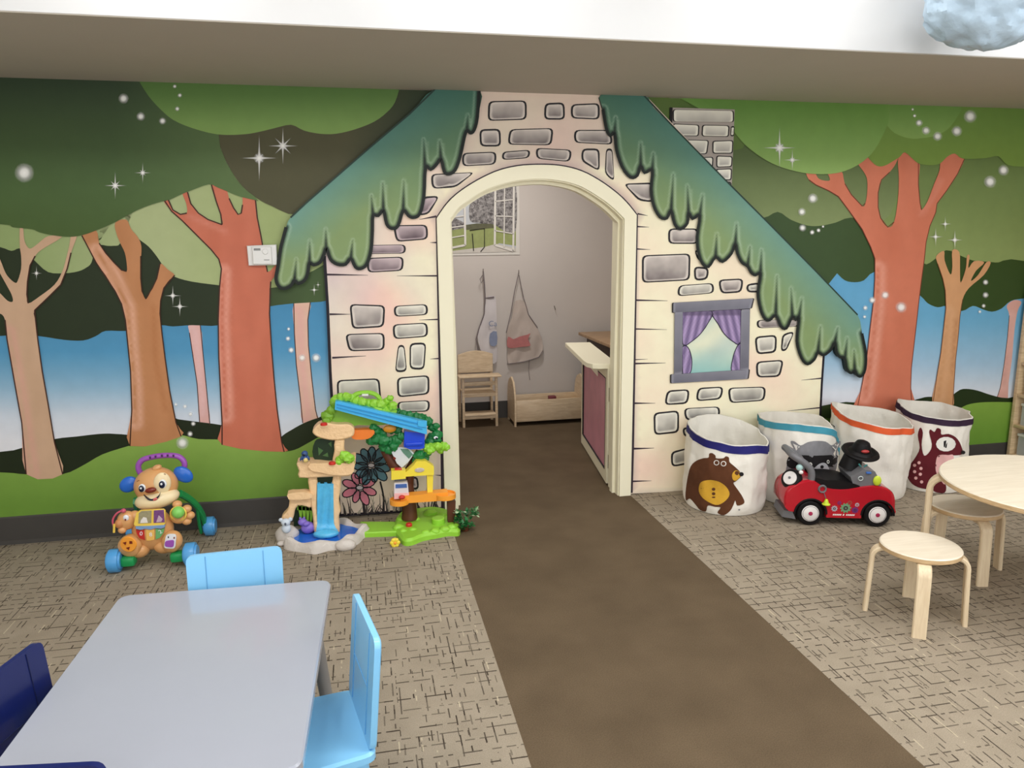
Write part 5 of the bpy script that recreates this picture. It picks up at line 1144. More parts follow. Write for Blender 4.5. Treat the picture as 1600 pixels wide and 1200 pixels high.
for cx in (0.0, WB):
    for sd in (-1, 1):
        w = MB(); w.lathe([(0.04, -0.02), (0.058, -0.02), (0.064, -0.014), (0.065, 0.0), (0.064, 0.014), (0.058, 0.02), (0.04, 0.02)], BLK, c=(cx, sd*TRK, 0.065), R=RYm, seg=36); wo = w.build('wheel', rc, local=True)
        h = MB(); h.lathe([(0.0, 0.024), (0.038, 0.023), (0.044, 0.019), (0.046, 0.012), (0.0, 0.012)], WHT, c=(cx, sd*TRK, 0.065), R=rotm('X', 90 if sd < 0 else -90), seg=32); ho = h.build('hub', wo, local=True)
        h = MB(); h.lathe([(0.0, 0.028), (0.009, 0.027), (0.011, 0.023)], MAG, c=(cx, sd*TRK, 0.065), R=rotm('X', 90 if sd < 0 else -90), seg=18); h.build('hub_cap', wo, local=True)
        h = MB(); h.lathe([(0.0365, 0.0235), (0.038, 0.0245), (0.0385, 0.0225)], GRY, closed=True, c=(cx, sd*TRK, 0.065), R=rotm('X', 90 if sd < 0 else -90), seg=32); h.build('hub_groove', wo, local=True)
# seat
st = MB(); sp2 = smooth_poly([(0.018, 0.248), (0.06, 0.238), (0.11, 0.238), (0.165, 0.232), (0.225, 0.214), (0.225, 0.204), (0.15, 0.184), (0.08, 0.190), (0.030, 0.216)], 3)
st.prism([Vector((x, -0.098, z)) for x, z in sp2], (0, 0.196, 0), BLK, 0.008); st.build('seat', rc, local=True)
# push handle
hd = MB()
hd.tube(smooth_poly([(-0.002, -0.085, 0.215), (0.0, -0.085, 0.26), (-0.012, -0.085, 0.295), (-0.045, -0.085, 0.325), (-0.085, -0.080, 0.350), (-0.10, -0.05, 0.362), (-0.102, 0.0, 0.366), (-0.10, 0.05, 0.362), (-0.085, 0.080, 0.350), (-0.045, 0.085, 0.325), (-0.012, 0.085, 0.295), (0.0, 0.085, 0.26), (-0.002, 0.085, 0.215)], 3, False), 0.0175, GRY, 12); hd.build('push_handle', rc, local=True)
# spare wheel on the tail
Rs = Vector((-0.62, -0.62, 0.48)).to_track_quat('Z', 'Y').to_matrix()
sw = MB(); sc = Vector((-0.088, -0.058, 0.228)); sw.lathe([(0.0, -0.018), (0.045, -0.018), (0.052, -0.010), (0.053, 0.004), (0.046, 0.016), (0.035, 0.018)], BLK, c=sc, R=Rs, seg=30); so = sw.build('spare_wheel', rc, local=True)
sw = MB(); sw.lathe([(0.036, 0.014), (0.034, 0.022), (0.012, 0.023), (0, 0.023)], WHT, c=sc, R=Rs, seg=26); sw.build('hub', so, local=True)
sw = MB(); sw.lathe([(0.007, 0.022), (0.006, 0.027), (0, 0.027)], GRY, c=sc, R=Rs, seg=14); sw.build('hub_cap', so, local=True)
# dashboard
ds = MB(); ds.prism([Vector((0.205, -0.095, 0.205)), Vector((0.335, -0.095, 0.205)), Vector((0.320, -0.095, 0.250)), Vector((0.300, -0.095, 0.285)), Vector((0.245, -0.095, 0.298)), Vector((0.185, -0.095, 0.255))], (0, 0.19, 0), GRY, bev=0.008); do = ds.build('dashboard', rc, local=True)
d2 = MB(); d2.ell((0.312, -0.099, 0.240), (0.020, 0.010, 0.026), LIME); d2.build('horn_button', do, local=True)
d2 = MB(); d2.box((0.268, -0.099, 0.280), (0.024, 0.012, 0.010), mat('dash_blue', (60, 110, 190), 0.4), 0.003); d2.build('slider', do, local=True)
d2 = MB(); d2.lathe([(0.011, 0), (0.013, 0.004), (0.010, 0.006), (0.008, 0.003)], closed=True, m=mat('dash_pale', (190, 200, 200), 0.4), c=(0.232, -0.096, 0.250), R=RYm, seg=20); d2.build('dial', do, local=True)
d2 = MB(); d2.tube([(0.238, -0.075, 0.303), (0.226, -0.08, 0.318)], 0.004, mat('dash_teal', (60, 130, 130), 0.4), 8); d2.tube([(0.252, -0.075, 0.303), (0.266, -0.08, 0.316)], 0.004, MATS['dash_teal'], 8); d2.build('lever', do, local=True)
# steering wheel and column
cl_ = MB(); cl_.tube([(0.215, 0.01, 0.27), (0.232, 0.01, 0.350)], [0.055, 0.042], BLK, 18); cl_.build('steering_column', rc, local=True)
Rw = Matrix.Rotation(math.radians(6), 3, 'Y') @ Matrix.Rotation(math.radians(14), 3, 'X')
sw = MB(); sc2 = Vector((0.262, 0.01, 0.356)); sw.lathe([(0.062, 0.0), (0.075, 0.008), (0.088, 0.006), (0.092, -0.002), (0.086, -0.009), (0.070, -0.010), (0.040, -0.012), (0.0, -0.012)], BLK, c=sc2, R=Rw, seg=36); sw.lathe([(0.062, 0.0), (0.046, 0.012), (0.042, 0.035), (0.032, 0.055), (0.016, 0.063), (0.0, 0.065)], BLK, c=sc2, R=Rw, seg=30); sto = sw.build('steering_wheel', rc, local=True)
sw = MB(); sw.ell(sc2+Vector((0.004, -0.050, 0.016)), (0.020, 0.010, 0.009), mat('wheel_red', (172, 52, 50), 0.4)); sw.build('horn', sto, local=True)
# bell charm
bl_ = MB(); bl_.lathe([(0.018, -0.004), (0.022, 0.0), (0.018, 0.006), (0.013, 0.004), (0.013, -0.004)], GRY, closed=True, c=(0.048, -0.112, 0.196), R=RYm, seg=22); bo_ = bl_.build('charm_ring', rc, local=True)
bl_ = MB(); bl_.tube([(0.055, -0.117, 0.180), (0.066, -0.118, 0.150)], 0.002, GRY, 6); bl_.lathe([(0.0, 0.026), (0.006, 0.024), (0.010, 0.014), (0.013, 0.005), (0.020, 0.0), (0.020, -0.003), (0, -0.003)], LIME, c=(0.068, -0.122, 0.122), seg=20); bl_.build('bell', bo_, local=True)
mr_ = MB(); mr_.ell((-0.062, -0.088, 0.298), (0.017, 0.012, 0.017), mat('dash_mint', (170, 206, 204), 0.3)); mr_.ell((-0.056, -0.098, 0.276), (0.011, 0.008, 0.010), WHT); mr_.build('rattle', rc, local=True)
# gears printed on the side and the worn lettering strip
def gear(cx, cz, r, n, m, nm, hole):
    p = []
    for k in range(n*4):
        a = 2*PI*k/(n*4); rr = r if k % 4 in (0, 1) else r*0.76; p.append((cx+rr*math.cos(a), cz+rr*math.sin(a)))
    g = MB(); g.prism([Vector((x, -0.1085, z)) for x, z in p], (0, -0.0012, 0), m); go_ = g.build(nm, body, local=True)
    g = MB(); g.lathe([(0, 0.0), (r*0.42, 0.0), (r*0.42, 0.0012), (0, 0.0012)], hole, c=(cx, -0.1098, cz), R=RYm, seg=16); g.lathe([(0, 0.0012), (r*0.16, 0.0012), (r*0.16, 0.002), (0, 0.002)], m, c=(cx, -0.1098, cz), R=RYm, seg=10); g.build('gear_hub', go_, local=True)
GRN = mat('gear_green', (112, 158, 118), 0.5); GRYL = mat('gear_grey', (178, 176, 186), 0.5); PUR = mat('gear_purple', (112, 40, 120), 0.5); DK = mat('gear_dark', (66, 40, 52), 0.5); ORB = mat('gear_rust', (160, 70, 60), 0.5)
gear(0.168, 0.098, 0.027, 10, GRN, 'printed_gear', DK); gear(0.114, 0.094, 0.016, 9, GRYL, 'printed_gear', DK); gear(0.214, 0.088, 0.017, 8, PUR, 'printed_gear', DK); gear(0.222, 0.116, 0.011, 9, GRYL, 'printed_gear', RED); gear(0.186, 0.126, 0.012, 8, ORB, 'printed_gear', RED); gear(0.136, 0.124, 0.010, 7, PUR, 'printed_gear', RED)
tx = MB()
for x0, x1 in ((0.108, 0.152), (0.156, 0.168), (0.172, 0.216)):
    for k in range(int((x1-x0)/0.0085)):
        x = x0+k*0.0085; tx.prism([Vector((x, -0.1085, 0.058)), Vector((x+0.0062, -0.1085, 0.058)), Vector((x+0.0085, -0.1085, 0.0655)), Vector((x+0.0023, -0.1085, 0.0655))], (0, -0.0012, 0), WHT)
tx.build('printed_lettering', body, smooth=0, local=True)
bp3 = MB(); bp3.prism([Vector((-0.132, -0.085, 0.035)), Vector((-0.068, -0.10, 0.03)), Vector((-0.085, -0.10, 0.072)), Vector((-0.122, -0.085, 0.07))], (0, 0.17, 0), GRY, bev=0.006); bp3.build('tail_bumper', rc, local=True)
rc.location = (rw.x-0.012*0+0.0, rw.y+0.0, 0.0); rc.rotation_euler.z = ca
# wheels touch at the near side: shift so that the near wheels stand on the measured points
sh_ = Matrix.Rotation(ca, 3, 'Z') @ Vector((0, TRK, 0)); rc.location = (rw.x+sh_.x, rw.y+sh_.y, 0.0)

# ------------------------------------------------------------------ puppy push walker
TAN = mat('tan_plastic', (222, 166, 108), 0.35, 0.03, 8, coat=0.2); CRM = mat('cream_plastic', (246, 226, 182), 0.35, 0.02, 8, coat=0.2); BLU = mat('blue_plastic', (28, 104, 206), 0.3, 0.03, coat=0.3); SKY = mat('sky_blue_plastic', (82, 164, 228), 0.35, 0.03, coat=0.2); GRE = mat('green_plastic', (24, 150, 82), 0.35, 0.04); VIO = mat('violet_plastic', (158, 84, 184), 0.35, 0.03, coat=0.2); DVI = mat('dark_violet', (64, 28, 84), 0.5); BRN = mat('nose_brown', (122, 38, 22), 0.3); EYB = mat('eye_navy', (20, 28, 56), 0.15); EYW = mat('eye_white', (236, 240, 246), 0.3); YEL = mat('yellow_plastic', (246, 212, 92), 0.35, 0.02); LGR = mat('light_green_plastic', (134, 210, 100), 0.3); ORG = mat('orange_plastic', (250, 166, 60), 0.35, 0.03); REDP = mat('red_plastic', (206, 46, 40), 0.35)
pw = empty('push_walker', (-0.96, -0.30, 0), 'tan puppy-faced push walker with blue wheels and a purple handle', 'walker')
S = 0.00272   # metres per photo pixel at the figure's distance
yb = -0.40
tilt = rotm('Y', -9)
def PX(a, b, y): return W(a, b, y)
mb = MB(); mb.ell(PX(244, 758, -0.36), (0.094, 0.065, 0.083), TAN, tilt, 32, 20); mb.ell(PX(245, 731, -0.37), (0.022, 0.018, 0.014), TAN, rotm('Y', -20)); head = mb.build('head', pw)
mb = MB(); mb.ell(PX(245, 779, -0.385), (0.097, 0.062, 0.044), CRM, rotm('Y', -9), 32, 18, warp=0.05, wf=8); mb.build('muzzle', head)
mb = MB(); mb.ell(PX(253.5, 755, -0.412), (0.036, 0.014, 0.050), CRM, rotm('Y', 6) @ rotm('Z', 10), 24, 12); mb.build('eye_patch', head)
for x, y, r0 in ((221, 763.5, 0.0135), (253, 757, 0.0150)):
    c = PX(x, y, -0.428 if x > 240 else -0.424)
    mb = MB(); mb.ell(c+Vector((0.002, 0.004, 0.001)), (r0*1.12, 0.006, r0*1.4), EYW, rotm('Y', 6)); eo = mb.build('eye', head)
    mb = MB(); mb.ell(c+Vector((0.0, 0.0, -0.001)), (r0*0.86, 0.006, r0*1.15), EYB, rotm('Y', 6)); mb.build('iris', eo)
    mb = MB(); mb.ell(c+Vector((-0.001, -0.005, 0.003)), (r0*0.33, 0.003, r0*0.36), EYW); mb.build('glint', eo)
mb = MB(); mb.ell(PX(235.5, 766, -0.440), (0.024, 0.012, 0.0125), BRN, rotm('Y', -7)); mb.build('nose', head)
mo = MB(); mp = [(224, 773.5), (228, 777), (233, 780), (238, 780), (243, 778), (248, 774), (250.5, 769), (248, 777), (243, 781.5), (237, 782.5), (231, 781)]
mo.prism([PX(a, b, -0.4475) for a, b in smooth_poly(mp, 2)], (0, 0.012, 0), EYB); mt_ = mo.build('mouth', head)
mo = MB(); mo.ell(PX(242.5, 780, -0.447), (0.010, 0.004, 0.006), mat('tongue_pink', (214, 104, 104), 0.4), rotm('Y', -25)); mo.build('tongue', mt_)
for a, b in (((214, 752.5), (218, 751)), ((255, 742), (259, 741.5))):
    mo = MB(); mo.tube([PX(*a, -0.415), PX((a[0]+b[0])/2, a[1]-1.5, -0.418), PX(*b, -0.415)], 0.0013, BRN, 6); mo.build('brow', head)
for (x, y, rr, an) in ((201, 757, (0.042, 0.017, 0.034), -38), (286.5, 741.5, (0.046, 0.017, 0.034), 42)):
    mb = MB(); mb.ell(PX(x, y, -0.345), rr, BLU, rotm('Y', an), 24, 14); mb.build('ear', pw)
hp = smooth_poly([(221, 742), (216.5, 733), (217, 725), (224, 718), (238, 714), (252, 712), (266, 711.5), (278, 713), (286, 719), (288.5, 726), (286.5, 734)], 3, False)
mb = MB(); mb.tube([PX(a, b, -0.31) for a, b in hp], 0.0125, VIO, 14); ho = mb.build('handle', pw)
for a, b in ((234.5, 715), (243, 713.5), (253, 712), (262, 711.8), (271, 712)):
    mb = MB(); mb.box(PX(a, b, -0.3225), (0.008, 0.004, 0.011), DVI, 0.0015); mb.build('grip_ridge', ho)
mb = MB(); mb.ell(PX(239, 826, -0.405), (0.088, 0.055, 0.098), TAN, rotm('Y', 4), 30, 18); mb.build('torso', pw)
def chest(name, poly, y, m, th=0.006, par=None, bev=0.001):
    mb = MB(); mb.prism([PX(a, b, y) for a, b in poly], (0, -th, 0), m, bev); return mb.build(name, par or pw)
bk = chest('book_frame', [(210, 818), (214, 800), (220, 796.5), (256, 794.5), (259, 797), (259, 817), (256, 820), (212, 820.5)], -0.452, YEL, 0.012)
chest('book_page', [(217, 802), (221, 798.5), (237, 797.5), (236.5, 817), (216, 818)], -0.4643, mat('page_sage', (160, 152, 120), 0.4, 0.3, 90), 0.002, bk)
chest('book_page', [(240.5, 797.5), (256, 796.5), (257.5, 816), (240, 817)], -0.4643, mat('page_plum', (120, 72, 130), 0.4, 0.4, 110), 0.002, bk)
chest('printed_figure', [(220, 813), (224, 808), (229, 809), (231, 817), (219, 817.5)], -0.4665, mat('page_white', (232, 226, 220), 0.5), 0.0008, bk); chest('printed_figure', [(248, 805), (254, 811), (252, 815.5), (244, 816)], -0.4665, mat('page_lilac', (198, 172, 190), 0.5), 0.0008, bk)
chest('key_bar', [(212.5, 821.5), (235, 820.5), (258.5, 819), (258, 823), (252, 825), (244, 824), (236, 826.5), (228, 825), (220, 827), (213, 825)], -0.456, mat('bar_blue', (126, 160, 204), 0.4), 0.010)
for poly, m, t, tx_, ty_, rt2 in (([(213, 827), (222, 828), (226, 826), (227, 843), (219, 840), (214.5, 833)], mat('key_red', (196, 44, 40), 0.35), '0', 220.5, 834, 8), ([(229, 826.5), (236, 827.5), (242, 825.5), (242, 842), (235, 844), (229.5, 843.5)], mat('key_yellow', (240, 190, 100), 0.35), '8', 235.5, 835.5, 0), ([(244, 825), (252, 826.5), (258, 824), (256, 832), (251, 839), (244, 842)], mat('key_green', (110, 176, 110), 0.35), '2', 250.5, 831, -25)):
    kq = chest('piano_key', poly, -0.452, m, 0.010)
    text_mesh(t, PX(tx_, ty_, -0.4628), 0.026, EYW, 'numeral', kq, rotm('Y', rt2) @ RX90, 0.0004)
# arms and paws
mb = MB(); mb.ell(PX(198, 813, -0.425), (0.040, 0.030, 0.044), TAN, rotm('Y', 20), 24, 14); mb.ell(PX(187, 818, -0.44), (0.020, 0.020, 0.022), mat('tan_dark', (206, 140, 86), 0.4)); mb.ell(PX(191, 828, -0.44), (0.018, 0.016, 0.016), TAN); mb.ell(PX(211, 808, -0.415), (0.03, 0.025, 0.03), TAN); pa = mb.build('paw', pw)
mb = MB(); mb.ell(PX(197, 809, -0.452), (0.012, 0.006, 0.013), EYW); mb.ell(PX(196, 812, -0.457), (0.004, 0.004, 0.005), BRN); mb.build('printed_face', pa)
mb = MB(); mb.tube([PX(a, b, -0.445) for a, b in smooth_poly([(193, 797), (184, 801), (178, 808), (176, 815), (178, 824)], 3, False)], 0.004, mat('teether_pink', (206, 88, 112), 0.4), 8); mb.ell(PX(193, 798, -0.445), 0.010, MATS['teether_pink']); mb.tube([PX(178.5, 819, -0.455), PX(178, 832, -0.455)], 0.005, YEL, 8); mb.build('teether', pa)
mb = MB(); mb.ell(PX(280, 806, -0.42), (0.040, 0.030, 0.036), TAN, None, 24, 14)
for x, y in ((277, 788), (292, 795), (297, 805), (292, 814)): mb.ell(PX(x, y, -0.42), (0.021, 0.020, 0.018), TAN, None, 16, 10)
pa = mb.build('paw', pw)
mb = MB(); mb.lathe([(0.034, 0), (0.036, 0.006), (0.031, 0.010), (0.028, 0.006)], YEL, closed=True, c=PX(279, 802, -0.438), R=RX90, seg=28); mb.build('ball_socket', pa)
mb = MB(); mb.ell(PX(278.5, 800.5, -0.448), 0.0275, LGR, None, 24, 14); mb.build('roller_ball', pa)
# feet
mb = MB(); mb.lathe([(0.0, -0.04), (0.036, -0.04), (0.046, -0.028), (0.050, 0.0), (0.046, 0.016), (0.038, 0.021), (0, 0.021)], TAN, c=PX(203, 853, -0.45), R=rotm('X', 90) @ rotm('Y', -14) @ rotm('X', 8), seg=32); mb.ell(PX(218, 858, -0.42), (0.045, 0.045, 0.038), TAN); ft = mb.build('foot', pw)
fc = PX(200, 851, -0.478)
mb = MB(); mb.lathe([(0.0, 0.0), (0.033, 0.0), (0.036, -0.006)], ORG, c=fc, R=rotm('X', 90) @ rotm('Y', -10), seg=28); fo_ = mb.build('foot_disc', ft)
for dx, dz, n in ((0.014, 0.010, 4), (-0.011, 0.009, 3), (0.0, -0.016, 3)):
    mb = MB(); mb.prism([fc+Vector((dx+0.009*math.cos(2*PI*k/n+0.7), -0.0015-0.16*dx*0, dz+0.009*math.sin(2*PI*k/n+0.7))) for k in range(n)], (0, -0.002, 0), BRN); mb.build('cut_out', fo_)
mb = MB(); mb.ell(PX(269, 846, -0.45), (0.044, 0.035, 0.052), TAN, rotm('Y', 18), 26, 16); mb.ell(PX(257, 852, -0.42), (0.045, 0.04, 0.036), TAN); ft = mb.build('foot', pw)
pn = chest('foot_panel', round_quad([(260, 834), (276, 834), (274, 857), (256, 856)], 5), -0.484, EYW, 0.006, ft)
chest('printed_purple', round_quad([(258, 845), (272.5, 843), (271.5, 855), (257.5, 854)], 4), -0.4905, VIO, 0.004, pn); chest('printed_eye', round_quad([(262, 838), (264, 838), (264, 841), (262, 841)], 1), -0.4905, EYB, 0.001, pn); chest('printed_eye', round_quad([(271, 839), (273.5, 839), (273, 842), (271, 842)], 1), -0.4905, BRN, 0.001, pn)
# green frame and wheels
mb = MB(); mb.box((-1.062, -0.452, 0.046), (0.06, 0.055, 0.044), GRE, 0.012); mb.build('wheel_mount', pw)
mb = MB(); mb.box((-0.858, -0.452, 0.046), (0.06, 0.055, 0.044), GRE, 0.012); mb.build('wheel_mount', pw)
for fl_x, sgn in ((0.0, 1), (-0.286, -1)):
    q_ = [W(281, 771, -0.33), W(295, 779, -0.26), W(308, 791, -0.20), W(317, 806, -0.15), W(320, 818, -0.12)]
    if sgn < 0: q_ = [Vector((-1.92-p.x+0.012, p.y+0.03, p.z-0.03)) for p in q_]
    mb = MB(); mb.tube(smooth_poly([tuple(p) for p in q_], 4, False), 0, GRE, flat=(0.020, 0.034), upv=(1, 0, 0)); mb.tube([q_[2]+Vector((0, 0, -0.01)), q_[3]+Vector((-sgn*0.02, 0, -0.04)), q_[4]+Vector((-sgn*0.02, 0, -0.045))], 0, GRE, flat=(0.014, 0.02), upv=(1, 0, 0)); mb.build('side_frame', pw)
def wheel(x, y, r, w):
    mb = MB(); mb.lathe([(0, -w/2), (r*0.72, -w/2), (r*0.78, -w*0.36), (r*0.97, -w*0.36), (r, -w*0.28), (r, w*0.28), (r*0.97, w*0.36), (r*0.78, w*0.36), (r*0.72, w/2), (0, w/2)], SKY, c=(x, y, r), R=rotm('Y', 90), seg=34); mb.build('wheel', pw)
wheel(-1.118, -0.455, 0.052, 0.058); wheel(-0.802, -0.455, 0.052, 0.058); wheel(-0.785, -0.105, 0.047, 0.055); wheel(-1.135, -0.105, 0.047, 0.055)

# ------------------------------------------------------------------ waterfall and tree-house animal playset
SAND = mat('sand_plastic', (246, 208, 160), 0.4, 0.05, 14, bump=0.5, bscale=60); ROCK = mat('pale_rock_plastic', (214, 207, 200), 0.5, 0.06, 20, bump=0.5, bscale=40); POND = mat('pond_blue', (40, 110, 210), 0.15, 0.15, 14); FALL = mat('waterfall_blue', (90, 190, 240), 0.2, 0.2, 30, bump=0.4, bscale=50); LIMEP = mat('lime_green_plastic', (150, 212, 62), 0.4, 0.06, 20); OLV = mat('leaf_green_plastic', (122, 174, 50), 0.45, 0.06, 16); DGR = mat('deep_green_plastic', (26, 122, 62), 0.4, 0.1, 24); NET = mat('net_dark_green', (14, 44, 16), 0.5); RAMP = mat('ramp_blue', (72, 184, 240), 0.3, 0.03); COB = mat('cobalt_plastic', (26, 72, 214), 0.3, 0.04); BRK = mat('bark_brown', (92, 48, 26), 0.55, 0.1, 20); TRAY = mat('tray_orange', (252, 166, 56), 0.35, 0.03); YLP = mat('lemon_plastic', (246, 224, 70), 0.35, 0.03); ORC = mat('orange_cup', (240, 128, 44), 0.4)
ps = empty('animal_playset', (0.0, -0.27, 0), 'plastic waterfall and tree-house animal playset with a blue ramp', 'playset')
def lumps(mb, L, y, m, k=0.00295, warp=0.12, fl=0.8):
    for i, (a, b, r) in enumerate(L): mb.ell(W(a, b, y-0.01*(i % 3)), (r*k*1.12, r*k*fl, r*k*1.05), m, None, 22, 14, 0.34, 95)
def slabp(mb, poly, y, th, m, bev=0.004, sm=0):
    mb.prism([W(a, b, y) for a, b in (smooth_poly(poly, sm) if sm else poly)], (0, th, 0), m, bev)
# pond
pc_ = Vector((-0.225, -0.285, 0)); mb = MB(); U = 60; vs = []
def pr(th): return (0.190+0.012*math.sin(5*th+1)+0.007*math.sin(9*th), 0.158+0.010*math.sin(6*th)+0.006*math.sin(11*th+2))
for (k, z) in ((1.06, 0.0), (1.05, 0.022), (0.99, 0.042), (0.90, 0.046), (0.84, 0.034), (0.80, 0.020)):
    for j in range(U):
        t = 2*PI*j/U; a, b = pr(t); vs.append(pc_+Vector((a*k*math.cos(t), b*k*math.sin(t), z*(1+0.22*math.sin(7*t+1)))))
mb.add(vs, [(i*U+j, i*U+(j+1) % U, (i+1)*U+(j+1) % U, (i+1)*U+j) for i in range(5) for j in range(U)], ROCK)
mb.ell(F(448, 838, 0.03)+Vector((0, 0.02, 0)), (0.055, 0.045, 0.052), ROCK, None, 18, 12, 0.12, 30); mb.ell(F(540, 852, 0.02), (0.05, 0.03, 0.03), ROCK, None, 16, 10, 0.12, 30); mb.ell(F(500, 853, 0.02), (0.05, 0.03, 0.026), ROCK, None, 16, 10, 0.12, 30); mb.ell(F(440, 849, 0.01), (0.022, 0.02, 0.012), ROCK)
mb.build('pond_rim', ps)
mb = MB(); mb.add([pc_+Vector((0, 0, 0.026))]+[pc_+Vector((pr(2*PI*j/U)[0]*0.86*math.cos(2*PI*j/U), pr(2*PI*j/U)[1]*0.86*math.sin(2*PI*j/U), 0.026)) for j in range(U)], [(0, 1+j, 1+(j+1) % U) for j in range(U)], POND); mb.build('pond_water', ps)
yt = -0.27
# tower columns, waterfall and platforms
def craggy(name, poly, y, th, m, seed=0, sm=2):
    rg = random.Random(seed); P = [(a+rg.uniform(-0.7, 0.7), b+rg.uniform(-0.7, 0.7)) for a, b in poly]
    mb = MB(); mb.prism([W(a, b, y) for a, b in smooth_poly(P, sm)], (0, th, 0), m, 0.0); 
    mb.prism([W(a, b, y) for a, b in smooth_poly(P, sm)], (0, -0.008, 0), m, 0.006); return mb.build(name, ps)
craggy('rock_column', [(482, 744), (494, 743), (496, 765), (495, 790), (497, 812), (497, 833), (491, 833), (489, 805), (486, 785), (483, 765)], yt, 0.05, SAND, 1)
craggy('rock_column', [(520, 743), (533, 742), (531, 765), (529, 785), (532, 798), (529, 808), (531, 832), (522, 834), (520, 800), (519, 770)], yt, 0.05, SAND, 2)
fm = MB(); cols = 12; rws = 18; vs = []
for i in range(rws+1):
    t = i/rws; py = 756+t*80; xl = 495.5-2*max(0, t-0.75)*4; xr = 521+3*max(0, t-0.3)+max(0, t-0.8)*30
    for j in range(cols+1):
        u = j/cols; p = W(xl+(xr-xl)*u, py, yt-0.012-0.05*max(0, t-0.82)/0.18*0.8); p.y -= 0.006*math.sin(u*14+t*5)*math.sin(t*3) - 0.004; vs.append(p)
fm.add(vs, [(i*(cols+1)+j, (i+1)*(cols+1)+j, (i+1)*(cols+1)+j+1, i*(cols+1)+j+1) for i in range(rws) for j in range(cols)], FALL); n = len(vs)
fm.add([v+Vector((0, 0.02, 0)) for v in vs], [(i*(cols+1)+j, i*(cols+1)+j+1, (i+1)*(cols+1)+j+1, (i+1)*(cols+1)+j) for i in range(rws) for j in range(cols)], FALL)
fm.ell(W(509, 834, yt-0.055), (0.062, 0.035, 0.022), FALL, None, 20, 10, 0.15, 40); fm.build('waterfall', ps, smooth=60)
mb = MB(); slabp(mb, [(493, 744), (522, 743), (522, 758), (493, 759)], yt+0.012, 0.01, NET); mb.build('grotto_back', ps)
craggy('rock_platform', [(465, 723), (480, 722), (500, 722), (520, 723), (545, 717), (556, 714), (553, 735), (546, 743), (520, 744), (500, 746), (468, 746), (467, 735), (464, 729)], yt-0.02, 0.08, SAND, 4)
mb = MB(); slabp(mb, [(485, 724), (540, 724), (552, 718), (553, 736), (543, 742), (520, 742), (500, 738), (486, 735)], yt-0.045, 0.03, SAND, 0.006, 2); mb.build('rock_ledge', ps)
craggy('rock_ledge', [(449, 771), (465, 769), (486, 770), (487, 792), (478, 791), (465, 790), (460, 800), (457, 811), (441, 812), (443, 804), (449, 798), (452, 783)], yt+0.005, 0.05, SAND, 5)
mb = MB(); slabp(mb, [(450, 772), (470, 769), (486, 772), (486, 779), (455, 781), (450, 778)], yt-0.03, 0.05, SAND, 0.006, 2); mb.build('low_platform', ps)
mb = MB()
for k in range(4): slabp(mb, [(466+6*k, 792), (471+6*k, 791), (472+5.5*k, 806), (471+5.2*k, 818), (468+5.2*k, 818), (468+5.5*k, 806)], yt+0.03, 0.01, OLV, 0.002, 2)
slabp(mb, [(464, 791), (488, 791), (488, 798), (464, 797)], yt+0.03, 0.01, OLV); mb.build('reed_screen', ps)
mb = MB(); slabp(mb, [(459, 790), (490, 790), (491, 822), (459, 822)], yt+0.045, 0.006, NET); mb.build('grotto_shade', ps)
craggy('rock_column', [(523, 686), (538, 686), (538, 700), (541, 722), (520, 724), (523, 705)], yt, 0.045, SAND, 6)
craggy('rock_platform', [(489, 673), (497, 664), (510, 661), (527, 663), (545, 663), (554, 670), (552, 680), (540, 686), (520, 687), (500, 684), (490, 679)], yt-0.01, 0.07, SAND, 7, 3)
mb = MB(); slabp(mb, [(492, 690), (500, 686), (521, 687), (521, 712), (517, 721), (494, 721), (488, 706)], yt+0.02, 0.012, NET, 0.003, 2)
no = mb.build('net_panel', ps)
for q in ([(497, 699), (505, 704), (498, 712)], [(504, 712), (512, 707), (513, 714)], [(513, 693), (518, 690), (518, 699)]):
    mb = MB(); slabp(mb, q, yt+0.017, 0.003, mat('net_hole', (70, 108, 58), 0.5), 0); mb.build('net_hole', no)
mb = MB(); lumps(mb, [(532, 718, 7), (538, 712, 8), (545, 716, 8), (549, 722, 5), (529, 723, 4)], yt-0.03, LIMEP); mb.build('bush', ps)
for a, b in ((506, 663, ), (519, 724)):
    mb = MB(); mb.lathe([(0.0, 0.009), (0.012, 0.008), (0.0165, 0.003), (0.0165, -0.004), (0, -0.004)], REDP, c=W(a, b, yt-0.045), seg=20); mb.build('red_button', ps)
mb = MB(); slabp(mb, [(549, 674), (560, 672), (584, 672), (583, 680), (574, 686), (556, 687), (549, 683)], yt+0.005, 0.05, ORC, 0.004, 2); mb.build('orange_cup', ps)
# canopy, ramp and tree
yk = -0.235
mb = MB(); slabp(mb, [(520, 634), (524, 640), (600, 660), (604, 663), (585, 665), (560, 664), (548, 666), (508, 660), (505, 652), (512, 643)], yk, 0.04, OLV, 0.006, 2); lumps(mb, [(512, 650, 9), (517, 641, 7), (510, 658, 6), (521, 630, 6)], yk, OLV); mb.build('canopy_side', ps)
mb = MB(); lumps(mb, [(525, 624, 7), (533, 621, 7), (541, 620, 7), (549, 623, 7), (557, 626, 7), (566, 628, 7), (575, 630, 8), (585, 631, 8), (595, 632, 8), (604, 628, 7), (610, 622, 5), (613, 634, 7), (612, 643, 7), (602, 640, 8), (592, 640, 7), (580, 637, 7)], yk, LIMEP)
mb.tube([W(a, b, yk) for a, b in smooth_poly([(549, 622), (556, 616), (566, 613.5), (578, 613.5), (588, 617), (594, 624)], 3, False)], 0.011, LIMEP, 10); mb.build('canopy_top', ps)
mb = MB(); slabp(mb, [(565.5, 615.5), (575.5, 615.5), (575.5, 618.5), (565.5, 618.5)], yk-0.016, 0.004, RIMP, 0.001); mb.build('canopy_tag', ps)
